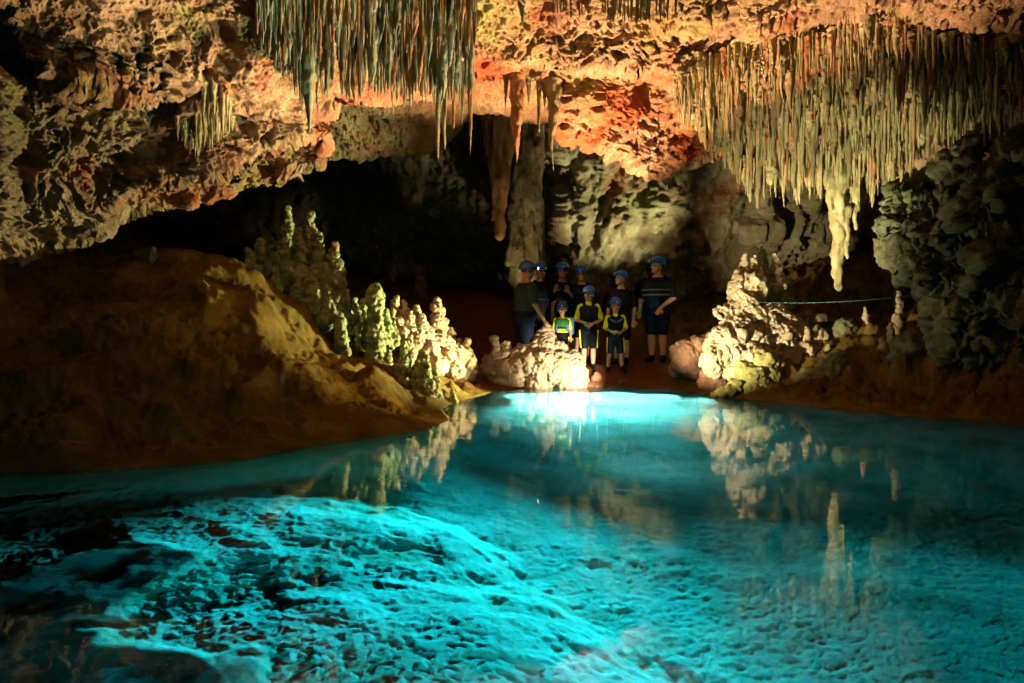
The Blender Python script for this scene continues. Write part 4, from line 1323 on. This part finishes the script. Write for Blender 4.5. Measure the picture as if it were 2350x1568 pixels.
def person(label, px, Y, top_px, heading=0.0, head_yaw=0.0, head_pitch=0.0, hs=1.0, wide=1.0, belly=0.0, arms=None, legs=(0.0, 0.0, .0), lean=0.0,
           torso='suit', sleeve='suit', shorts='suit', vest='vest', tape=False, trim=None, stripe=False, band=None, helm='helmet', hair=False, glasses=False,
           beard=False, long_hair=False, lit=False, float_pack=False, collar=None, vest_side=None):
    """heading 0 faces the camera; x is the figure's left as we see it (its own left is +x)"""
    x0 = (px - 1175) / F * Y
    g = ground(x0, Y)
    ztop = P(px, top_px, Y)[2]
    hh = .035
    Ht = ztop - g - hh * .8
    root = bpy.data.objects.new('person', None)
    COL.objects.link(root)
    root.location = (x0, Y, g)
    root.rotation_euler = (0, 0, heading)
    tag(root, label, 'person')
    k = Ht                       # body height in metres
    hd = .146 * k * hs           # head height
    zc = k - hd                  # chin
    q = (zc - .03 * k * 0) / (.868 * k)    # squeeze of everything below the chin
    def J(x, y, z):
        return A3(x * k * wide if abs(x) > .03 else x * k, y * k, z * k * q)
    B = Soup()
    def ring(z, rx, ry, y=0.0):
        ly = lean * max(0, z - .5) * -1.0
        return (A3(0, (y + ly) * k, z * k * q), A3(rx * k * wide, 0, 0), A3(0, ry * k * (1 + (wide - 1) * 1.2), 0))
    TR = [(.455, .060, .048, 0), (.48, .092, .066, .004), (.53, .098, .074, .006), (.58, .088, .066 + belly * .5, -belly * .4), (.63, .082, .060 + belly, -belly * .8), (.69, .090, .063 + belly * .6, -belly * .5),
          (.74, .101, .070, -.002), (.78, .104, .066, 0), (.808, .086, .054, .004), (.832, .052, .044, .006), (.858, .036, .036, .004)]
    B.loft([ring(*t) for t in TR])
    ly = -lean * .35
    hc = A3(0, (ly - .012) * k, k - hd * .5)
    # neck
    B.limb(A3(0, (ly + .004) * k, .82 * k * q), hc + A3(0, .012 * k, -hd * .30), .036 * k, .033 * k)
    R = rotz(head_yaw) @ rotx(head_pitch)
    def Hd(x, y, z):
        return hc + R @ (A3(x, y, z) * hd)
    # head: cranium, face, jaw, nose, brow, ears
    B.ball(Hd(0, .05, .12), np.array([.335, .40, .38]) * hd, R)
    B.ball(Hd(0, -.12, -.10), np.array([.27, .27, .36]) * hd, R)
    B.ball(Hd(0, -.20, -.36), np.array([.17, .15, .13]) * hd, R)
    B.ball(Hd(0, -.10, -.28), np.array([.235, .22, .17]) * hd, R)
    B.limb(Hd(0, -.36, .02), Hd(0, -.44, -.11), .045 * hd, .070 * hd)
    B.ball(Hd(0, -.345, .085), np.array([.20, .06, .05]) * hd, R)
    B.ball(Hd(0, -.345, -.235), np.array([.10, .05, .045]) * hd, R)
    for s in (-1, 1):
        B.ball(Hd(.34 * s, .06, -.06), np.array([.05, .09, .13]) * hd, R)
        B.ball(Hd(.17 * s, -.27, -.10), np.array([.09, .08, .08]) * hd, R)
    # arms: each (shoulder out, elbow, wrist, finger direction), default hanging
    arms = arms or {}
    hands = []
    UP = {}
    for s in (-1, 1):
        sh = J(.094 * s, ly, .79)
        el, wr, fd = arms.get(s, ((.135 * s, .01 + ly * .6, .63), (.140 * s, -.03 + ly * .4, .485), (0, -.2, -1)))
        el, wr = J(*el), J(*wr)
        UP[s] = (sh, el, wr)
        B.limb(sh, el, .034 * k * (.6 + .4 * wide), .026 * k * (.6 + .4 * wide))
        B.limb(el, wr, .026 * k * (.6 + .4 * wide), .0165 * k, .85)
        fd = A3(*fd)
        fd /= np.linalg.norm(fd)
        hl = .100 * k
        pn = np.cross(fd, A3(0, -1, 0) if abs(fd[1]) < .8 else A3(0, 0, 1))
        pn /= np.linalg.norm(pn)            # across the palm
        nn = np.cross(pn, fd)               # out of the palm
        B.limb(wr, wr + fd * hl * .45, .018 * k, .024 * k, .5, pn)
        for fi, (o_, l_) in enumerate(((-.017, .40), (-.006, .46), (.006, .44), (.017, .36))):
            b0 = wr + fd * hl * .45 + pn * o_ * k
            m0 = b0 + (fd * .9 + nn * .25) * hl * l_ * .55
            B.limb(b0, m0, .0062 * k, .0056 * k)
            B.limb(m0, m0 + (fd * .6 + nn * .7) * hl * l_ * .5, .0056 * k, .0048 * k)
        tb = wr + fd * hl * .12 + pn * .020 * k * -s
        tm = tb + (fd * .7 + pn * -s * .7) * hl * .28
        B.limb(tb, tm, .008 * k, .007 * k)
        B.limb(tm, tm + (fd + nn * .4) * hl * .2, .007 * k, .0055 * k)
    LG = {}
    sp, fwd, bend = legs
    for s in (-1, 1):
        hp = J(.050 * s, .004, .50)
        kn = A3((.056 + sp * .5) * s * k, (-.012 - fwd * s * .5) * k, .275 * k * q)
        an = A3((.056 + sp) * s * k, (.012 - fwd * s) * k, .045 * k)
        LG[s] = (hp, kn, an)
        w_ = .55 + .45 * wide
        B.limb(hp, kn, .055 * k * w_, .034 * k * w_)
        B.limb(kn + A3(0, .004 * k, 0), kn * .62 + an * .38 + A3(0, .012 * k, 0), .033 * k * w_, .034 * k * w_)
        B.limb(kn * .62 + an * .38 + A3(0, .012 * k, 0), an, .034 * k * w_, .020 * k * w_)
        toe = an + A3(.018 * s * k, -.105 * k, -.028 * k)
        B.limb(an + A3(0, .018 * k, -.022 * k), toe, .024 * k, .018 * k, .9)
    vox = .0085 if k > 1.4 else .0075
    me = B.fused('body', vox, 3, .45)
    for m_ in ('skin', 'eye', 'lip', 'beard', 'hair'):
        me.materials.append(M[m_])
    cen = np.empty(len(me.polygons) * 3, np.float32)
    me.polygons.foreach_get('center', cen)
    cen = cen.reshape(-1, 3)
    loc = ((cen - hc) @ R) / hd
    idx = np.zeros(len(cen), np.int32)
    for s in (-1, 1):
        e_ = (((loc[:, 0] - .125 * s) / .062) ** 2 + ((loc[:, 2] - .0) / .034) ** 2) < 1
        idx[e_ & (loc[:, 1] < -.12)] = 1
        br = (((loc[:, 0] - .13 * s) / .085) ** 2 + ((loc[:, 2] - .095) / .02) ** 2) < 1
        idx[br & (loc[:, 1] < -.12)] = 4
    idx[((loc[:, 0] / .095) ** 2 + ((loc[:, 2] + .235) / .032) ** 2 < 1) & (loc[:, 1] < -.15)] = 2
    if beard:
        idx[(loc[:, 2] < -.17) & (loc[:, 2] > -.6) & (loc[:, 1] < .05) & (np.abs(loc[:, 0]) < .36) & (loc[:, 1] > -.6) & (idx == 0)] = 3
    idx[(loc[:, 2] > -.12) & (loc[:, 2] < .7) & (loc[:, 1] > .12) & (np.abs(loc[:, 0]) < .40) & (np.abs(loc[:, 1]) < .8) & ~((np.abs(loc[:, 0]) > .31) & (loc[:, 1] < .16))] = 4
    me.polygons.foreach_set('material_index', idx)
    body = link('body', me, None, root)

    def child(name, soup, mat, vx=.011, sm=2, lab=None, par=None):
        o = link(name, soup.fused(name, vx, sm), M[mat], par or root)
        if lab:
            o['label'] = lab
        return o

    inf = .009 * k
    def inflate(rs_, e):
        return [(c, x * (1 + e / max(1e-6, np.linalg.norm(x))), y * (1 + e / max(1e-6, np.linalg.norm(y)))) for c, x, y in rs_]
    # shirt / wetsuit top with its sleeves
    s_ = Soup()
    s_.loft(inflate([ring(*t) for t in TR[2:-1]], inf))
    for s in (-1, 1):
        sh, el, wr = UP[s]
        if sleeve == torso:
            s_.limb(sh, sh * .15 + el * .85, .034 * k * (.6 + .4 * wide) + inf, .028 * k * (.6 + .4 * wide) + inf)
    child('shirt', s_, torso)
    if sleeve != torso:
        for s in (-1, 1):
            sh, el, wr = UP[s]
            z_ = Soup()
            z_.limb(sh + A3(.002 * s * k, 0, .004 * k), sh * .12 + el * .88, .035 * k + inf * 1.15, .027 * k + inf * 1.1)
            child('sleeve', z_, sleeve, .009)
    # shorts
    s_ = Soup()
    s_.loft(inflate([ring(*t) for t in TR[:4]], inf * 1.1))
    for s in (-1, 1):
        hp, kn, an = LG[s]
        w_ = .55 + .45 * wide
        s_.limb(hp, hp * .14 + kn * .86, .055 * k * w_ + inf, .040 * k * w_ + inf * 1.2)
    so = child('shorts', s_, shorts)
    if stripe:
        for s in (-1, 1):
            hp, kn, an = LG[s]
            z_ = Soup()
            o1 = A3(.060 * s * k, -.028 * k, 0)
            o2 = A3(.043 * s * k, -.026 * k, 0)
            for i in range(6):
                a, b = i / 6 * .95, (i + 1) / 6 * .95
                z_.limb(hp * (1 - a) + kn * a + o1 * (1 - a) + o2 * a, hp * (1 - b) + kn * b + o1 * (1 - b) + o2 * b, .0095 * k, .0095 * k)
            child('side_stripe', z_, 'lime', .006, 1, par=so)
    # life vest
    if vest:
        s_ = Soup()
        s_.loft(inflate([ring(*t) for t in TR[4:9]], inf + .020 * k))
        for s in (-1, 1):
            s_.limb(J(.062 * s, ly - .055, .76), J(.060 * s, ly, .835), .026 * k, .022 * k, .6)
            s_.limb(J(.060 * s, ly, .835), J(.062 * s, ly + .055, .76), .022 * k, .026 * k, .6)
        vo = child('life_vest', s_, vest)
        def band_at(z0, z1, mat, name, e):
            b_ = Soup()
            def lerp_ring(z):
                zs = [t[0] for t in TR]
                return ring(z, np.interp(z, zs, [t[1] for t in TR]), np.interp(z, zs, [t[2] for t in TR]), np.interp(z, zs, [t[3] for t in TR]))
            b_.loft(inflate([lerp_ring(z0), lerp_ring((z0 + z1) / 2), lerp_ring(z1)], inf + e))
            return child(name, b_, mat, .008, 1, par=vo)
        if tape:
            band_at(.700, .715, 'stripe_grey', 'belt', .026 * k)
            band_at(.650, .668, 'stripe_grey', 'belt', .026 * k)
        else:
            band_at(.645, .662, 'strap', 'belt', .025 * k)
        if vest_side:
            for s in (-1, 1):
                b_ = Soup()
                b_.limb(J(.085 * s, ly - .045, .62), J(.075 * s, ly - .06, .70), .030 * k, .026 * k, .7)
                child('side_panel', b_, vest_side, .009, 2, par=vo)
        if trim:
            for s in (-1, 1):
                b_ = Soup()
                b_.limb(J(.018 * s, ly - .100, .735), J(.085 * s, ly - .085, .775), .012 * k, .013 * k)
                child('shoulder_trim', b_, trim, .007, 1, par=vo)
        bk = Soup()
        bk.limb(J(-.012, ly - .098, .652), J(.012, ly - .098, .652), .010 * k, .010 * k)
        child('buckle', bk, 'strap' if not tape else 'stripe_grey', .006, 1, par=vo)
    if collar:
        b_ = Soup()
        b_.limb(J(0, ly - .030, .835), J(0, ly - .02, .85), .040 * k, .034 * k)
        child('collar', b_, collar, .008)
    if float_pack:
        b_ = Soup()
        b_.limb(J(.13, .06, .60), J(.15, .05, .78), .075 * k, .065 * k, .7)
        b_.limb(J(.06, .08, .70), J(.13, .06, .72), .045 * k, .05 * k)
        child('backpack', b_, 'blue_trim', .012)
    # shoes
    for s in (-1, 1):
        hp, kn, an = LG[s]
        z_ = Soup()
        toe = an + A3(.018 * s * k, -.108 * k, -.027 * k)
        z_.limb(an + A3(0, .020 * k, -.020 * k), toe, .029 * k, .022 * k, .95)
        z_.limb(an + A3(0, 0, -.005 * k), an + A3(0, .002 * k, .03 * k), .028 * k, .025 * k)
        child('shoe', z_, 'shoe', .010)
    if band:
        sh, el, wr = UP[band]
        d = (el - wr) / np.linalg.norm(el - wr)
        z_ = Soup()
        z_.limb(wr + d * .010 * k, wr + d * .022 * k, .0215 * k, .0225 * k)
        child('wristband', z_, 'band', .006, 1)
    # helmet: shell with a brim, vents' rib, strap and lamp
    nt_, na_ = 15, 30
    t = np.linspace(0.02, 1.0, nt_)
    a = np.arange(na_) / na_ * 2 * math.pi
    V = []
    for i, ti in enumerate(t):
        th = ti * math.pi * .54
        fl = 1.0 + (.07 if i == nt_ - 1 else 0)
        for aj in a:
            rib_ = 1 + .018 * math.cos(6 * aj) * math.sin(th)
            x = math.sin(th) * math.cos(aj) * .47 * rib_ * fl
            y = math.sin(th) * math.sin(aj) * .56 * rib_ * fl
            z = math.cos(th) * .50 * rib_
            if i >= nt_ - 2 and math.sin(aj) < -.3:
                y -= .07 * (-math.sin(aj) - .3)
            V.append(Hd(x, y + .03, z + .17 - (.05 * math.sin(aj) if i > 9 else 0) * (i - 9) / 5))
    inner = [Hd(*(((v - hc) @ R) / hd * np.array([.93, .93, .93]) + np.array([0, .0, -.0]))) for v in V]
    Fh = grid_faces(nt_, na_, True)
    Fi = grid_faces(nt_, na_, True)[:, ::-1] + len(V)
    b0 = (nt_ - 1) * na_
    rim = [[b0 + j, b0 + (j + 1) % na_, len(V) + b0 + (j + 1) % na_, len(V) + b0 + j] for j in range(na_)]
    top = [[0, 10, 20, 20]]
    capf = []
    for j in range(1, na_ - 2, 2):
        capf.append([0, j + 2 if j + 2 < na_ else 0, j + 1, j])
    hm = mesh_from('helmet', np.array(V + inner), np.concatenate([Fh[:, ::-1], Fi[:, ::-1], np.array(rim)[:, ::-1]] + [np.array([c[::-1] for c in capf])]))
    ho = link('helmet', hm, M[helm], root)
    z_ = Soup()
    for s in (-1, 1):
        z_.limb(Hd(.37 * s, -.04, .12), Hd(.27 * s, -.13, -.38), .020 * hd, .018 * hd, .6)
        z_.limb(Hd(.27 * s, -.13, -.38), Hd(0, -.20, -.53), .018 * hd, .018 * hd, .6)
    child('chin_strap', z_, 'strap', .0055, 1, par=ho)
    z_ = Soup()
    z_.ball(Hd(0, -.575, .27), np.array([.13, .07, .08]) * hd, R)
    lo = child('headlamp', z_, 'lamp_body', .0055, 1, par=ho)
    z_ = Soup()
    z_.ball(Hd(0, -.635, .27), np.array([.07, .035, .055]) * hd, R)
    ln_ = link('lens', z_.raw('lens'), M['lens_on' if lit else 'lens'], lo)
    z_ = Soup()
    for i in range(14):
        a0, a1 = -math.pi * (.05 + .9 * i / 14), -math.pi * (.05 + .9 * (i + 1) / 14)
        e = lambda aa: Hd(.485 * math.cos(aa), .03 + .59 * math.sin(aa), .20 - .02 * math.sin(aa))
        z_.limb(e(a0), e(a1), .028 * hd, .028 * hd)
    child('lamp_band', z_, 'strap', .0055, 1, par=ho)
    if long_hair:
        z_ = Soup()
        z_.limb(Hd(.05, .30, -.1), Hd(.05, .36, -.7), .24 * hd, .14 * hd, .7)
        for s in (-1, 1):
            z_.limb(Hd(.30 * s, .12, -.05), Hd(.30 * s, .12, -.55), .09 * hd, .05 * hd, .8)
        child('hair', z_, 'hair', .010, 2)
    if glasses:
        z_ = Soup()
        for s in (-1, 1):
            z_.ball(Hd(.14 * s, -.37, -.01), np.array([.115, .03, .075]) * hd, R)
            z_.limb(Hd(.24 * s, -.34, .02), Hd(.36 * s, .04, .0), .015 * hd, .015 * hd)
        z_.limb(Hd(-.05, -.39, .01), Hd(.05, -.39, .01), .018 * hd, .018 * hd)
        child('glasses', z_, 'glass', .0055, 1)
    return root, root.matrix_basis, Hd


R90 = math.pi / 2
guide, _, gHd = person('person in grey shirt and blue helmet turned to the others, leftmost of the group', 1203, 12.25, 600, heading=1.95, head_yaw=-.15, head_pitch=.12, wide=1.25, belly=.02,
                       arms={-1: ((-.13, -.03, .64), (-.13, -.12, .50), (0, -.5, -1)), 1: ((.135, -.03, .64), (.12, -.13, .51), (0, -.5, -1))},
                       torso='grey_shirt', sleeve='grey_shirt', shorts='navy', vest=None, helm='helmet_b', beard=True, lit=True, lean=.06)
person('person in black wetsuit with helmet tilted to the right, just behind the grey-shirted one', 1240, 13.0, 604, heading=.25, head_yaw=.25, head_pitch=.12,
       arms={1: ((.14, .0, .63), (.125, -.03, .485), (0, -.2, -1))}, band=1, helm='helmet')
person('person in black wetsuit with both hands raised to the chest, third from left', 1290, 13.2, 603, heading=.05,
       arms={-1: ((-.14, -.02, .64), (-.085, -.10, .735), (.3, -.3, 1)), 1: ((.14, -.02, .64), (.05, -.11, .725), (-.4, -.3, .9))}, helm='helmet')
person('person in dark wetsuit wearing glasses, standing behind the long-haired girl', 1334, 13.15, 611, heading=-.1, head_yaw=-.1, glasses=True, wide=1.05,
       arms={-1: ((-.14, .0, .63), (-.15, -.03, .49), (0, -.2, -1))}, band=-1, helm='helmet')
person('smallest child, in a green life vest with blue side panels', 1290, 12.55, 692, heading=-.15, head_yaw=.05, hs=1.38, vest='green_vest', torso='lime', sleeve='lime', shorts='suit',
       vest_side='blue_trim', float_pack=True, helm='helmet_b', stripe=True)
person('long-haired girl in black vest with lime sleeves, forearms folded over her waist', 1351, 12.25, 657, heading=-.05, head_yaw=-.35, hs=1.14, long_hair=True, sleeve='lime', stripe=True,
       arms={-1: ((-.155, -.01, .64), (-.035, -.125, .585), (1, -.15, -.2)), 1: ((.155, -.01, .64), (.02, -.13, .575), (-1, -.15, -.15))}, band=-1, helm='helmet_b', collar='lime')
person('boy at the very front in lime sleeves and black vest with blue shoulder trim', 1412, 12.12, 683, heading=.0, head_yaw=.05, hs=1.28, sleeve='lime', stripe=True, trim='blue_trim', legs=(.035, .05, 0),
       arms={-1: ((-.145, -.015, .64), (-.055, -.115, .585), (.9, -.4, .0)), 1: ((.145, -.015, .64), (.06, -.115, .58), (-.9, -.4, .0))}, band=-1, helm='helmet_b', collar='lime', long_hair=True)
person('person in dark wetsuit looking up to the left, standing behind the front boy', 1425, 12.55, 622, heading=-.35, head_yaw=-.75, head_pitch=-.25, vest='vest', legs=(.01, .05, 0),
       arms={1: ((.145, .0, .63), (.14, -.03, .49), (0, -.2, -1))}, helm='helmet')
person('tall heavy person in dark vest with grey belts, rightmost of the group', 1508, 12.55, 591, heading=-.45, head_yaw=-.75, head_pitch=-.12, wide=1.28, belly=.028, tape=True, shorts='navy',
       arms={-1: ((-.125, .0, .63), (-.125, -.05, .50), (0, -.3, -1)), 1: ((.125, -.02, .63), (.05, -.13, .53), (-.5, -.4, -1))}, band=-1, helm='helmet')
# ---------------------------------------------------------------- light
def spot(name, pos, aim, power, color, angle, blend=.6, size=.08):
    l = bpy.data.lights.new(name, 'SPOT')
    l.energy = power
    l.color = color
    l.spot_size = math.radians(angle)
    l.spot_blend = blend
    l.shadow_soft_size = size
    o = bpy.data.objects.new(name, l)
    COL.objects.link(o)
    o.location = pos
    d = Vector(aim) - Vector(pos)
    o.rotation_euler = d.to_track_quat('-Z', 'Y').to_euler()
    return o


WARM = (1.0, .70, .36)
WARMY = (1.0, .78, .45)
sh = shore(1405, 897)
# floodlight at the waterline shining up to the roof and the right-hand curtain
spot('roof_floodlight', (1.2, 8.5, .12), (1.06, 8.14, 1.05), 1250, (1.0, .60, .32), 102, .45, .06)
spot('curtain_floodlight', (2.2, 8.8, .12), P(1870, 385, 10.4), 460, (1.0, .84, .48), 60, .8, .10)
spot('green_curtain_fill', (1.9, 6.6, .1), P(840, 130, 6.9), 330, (.92, 1.0, .62), 46, .8, .06)  # added light, brightens the right sides of the left curtain
# shore lamps
spot('mound_floodlight', (sh[0] - .1, sh[1] - .7, .18), P(1290, 850, 12.0), 130, (1.0, .80, .55), 60, .6, .05)
spot('formation_floodlight', (1.15, 8.9, .2), P(1720, 690, 11.0), 520, (1.0, .82, .50), 52, .7, .05)
spot('bank_floodlight', (sh[0] - .25, sh[1] - .45, .25), P(770, 650, 9.7), 720, (.98, .94, .46), 74, .8, .04)
# lamp behind the right formation on the back wall
spot('wall_floodlight', P(1610, 790, 13.4), P(1350, 395, 15.2), 420, (1.0, .90, .55), 58, 1.0, .1)
spot('column_fill', P(1190, 800, 12.95), P(1205, 400, 13.9), 45, (1.0, .80, .45), 42, .9, .05)  # added light behind the mound, only to lift the column
# underwater lamps at the far shore, then added fill lights
u = shore(1405, 899)
spot('pool_floodlight', (u[0], u[1], -.10), (-.45, 2.6, .70), 3900, (.015, .60, .76), 38, .8, .05)
for gx_, gy_, e_ in ((1200, 901, 330), (1300, 899, 420), (1405, 899, 480), (1510, 903, 420), (1600, 912, 330), (1250, 912, 130), (1370, 913, 170), (1490, 917, 130)):
    g_ = shore(gx_, gy_)
    spot('pool_glow', (g_[0], g_[1] - .1, -.06), (g_[0], g_[1] - .16, -.9), e_, (.62, .97, 1.0), 126, 1.0, .04)
for gx_, gy_, e_ in ((1230, 930, 14), (1400, 934, 20), (1560, 932, 14)):
    g_ = shore(gx_, gy_)
    spot('pool_glow', (g_[0], g_[1], -.05), (g_[0], g_[1] - .1, -.9), e_, (.10, .80, .92), 150, 1.0, .04)  # weak added spots, fade the shore glow out towards mid-pool
spot('pool_near_fill', (.15, .7, -.08), (-.75, 4.0, -.6), 110, (.01, .48, .55), 80, 1.0, .15)  # added fill out of frame, opens the black hollows of the left bed
spot('pool_back_fill', (1.6, .5, -.10), (.2, 4.5, -1.0), 110, (.005, .42, .52), 150, 1.0, .2)  # added fill from the camera side, lifts the whole bed
spot('pool_side_fill', (4.6, 3.6, -.10), (-.6, 2.8, -1.0), 45, (.005, .42, .52), 70, 1.0, .2)  # added fill from beyond the right edge, across the foreground bed
spot('crag_fill', (2.0, 9.5, .3), P(2110, 560, 9.2), 32, (1.0, .93, .62), 62, .9, .06)  # added weak light so the outcrop is not black
spot('slope_fill', (.3, 7.6, .25), P(640, 830, 8.0), 60, (1.0, .70, .22), 50, 1.0, .08)  # added golden light over the water for the left bank
spot('pool_floodlight', (u[0] - 1.0, u[1] + .1, -.10), (1.9, 2.8, .55), 700, (.02, .60, .70), 40, 1.0, .05)  # second beam added to soften the first one's edge, right foreground
# the guide's lit headlamp
Rg = rotz(1.95)
hp = guide.location + Vector(Rg @ gHd(0, -.72, .27))
spot('guide_headlamp', hp, P(1480, 650, 12.5), 4, (1.0, .85, .6), 80, .9, .02)
# added narrow fill from beside the camera, brightens the group
spot('visitor_fill', (.35, -.1, 1.35), P(1440, 705, 12.4), 120, (1.0, .84, .55), 13, 1.0, .03)

w = bpy.data.worlds.new('World')
SC.world = w
w.use_nodes = True
nt = w.node_tree
nt.nodes.clear()
sk = nt.nodes.new('ShaderNodeTexSky')
sk.sky_type = 'NISHITA'
sk.sun_disc = False
sk.sun_elevation = math.radians(2)
bg = nt.nodes.new('ShaderNodeBackground')
bg.inputs[1].default_value = .0008
nt.links.new(sk.outputs[0], bg.inputs[0])
wo = nt.nodes.new('ShaderNodeOutputWorld')
nt.links.new(bg.outputs[0], wo.inputs[0])

cd = bpy.data.cameras.new('camera')
cd.sensor_width = 36
cd.lens = F / 2350 * 36
cd.clip_start = .05
cd.clip_end = 200
co_ = bpy.data.objects.new('camera', cd)
COL.objects.link(co_)
co_.location = (0, 0, H0)
co_.rotation_euler = (math.pi / 2 - TH, 0, 0)
SC.camera = co_

SC.view_settings.view_transform = 'Standard'
SC.view_settings.look = 'None'
SC.view_settings.exposure = 2.0
SC.view_settings.gamma = 1
SC.cycles.use_denoising = True
try:
    SC.cycles.denoiser = 'OPENIMAGEDENOISE'
    SC.cycles.denoising_input_passes = 'RGB_ALBEDO_NORMAL'
    SC.cycles.denoising_prefilter = 'ACCURATE'
except Exception:
    pass
SC.cycles.max_bounces = 7
SC.cycles.diffuse_bounces = 2
SC.cycles.glossy_bounces = 3
SC.cycles.transmission_bounces = 5
SC.cycles.caustics_reflective = False
SC.cycles.caustics_refractive = False
SC.cycles.sample_clamp_indirect = 4
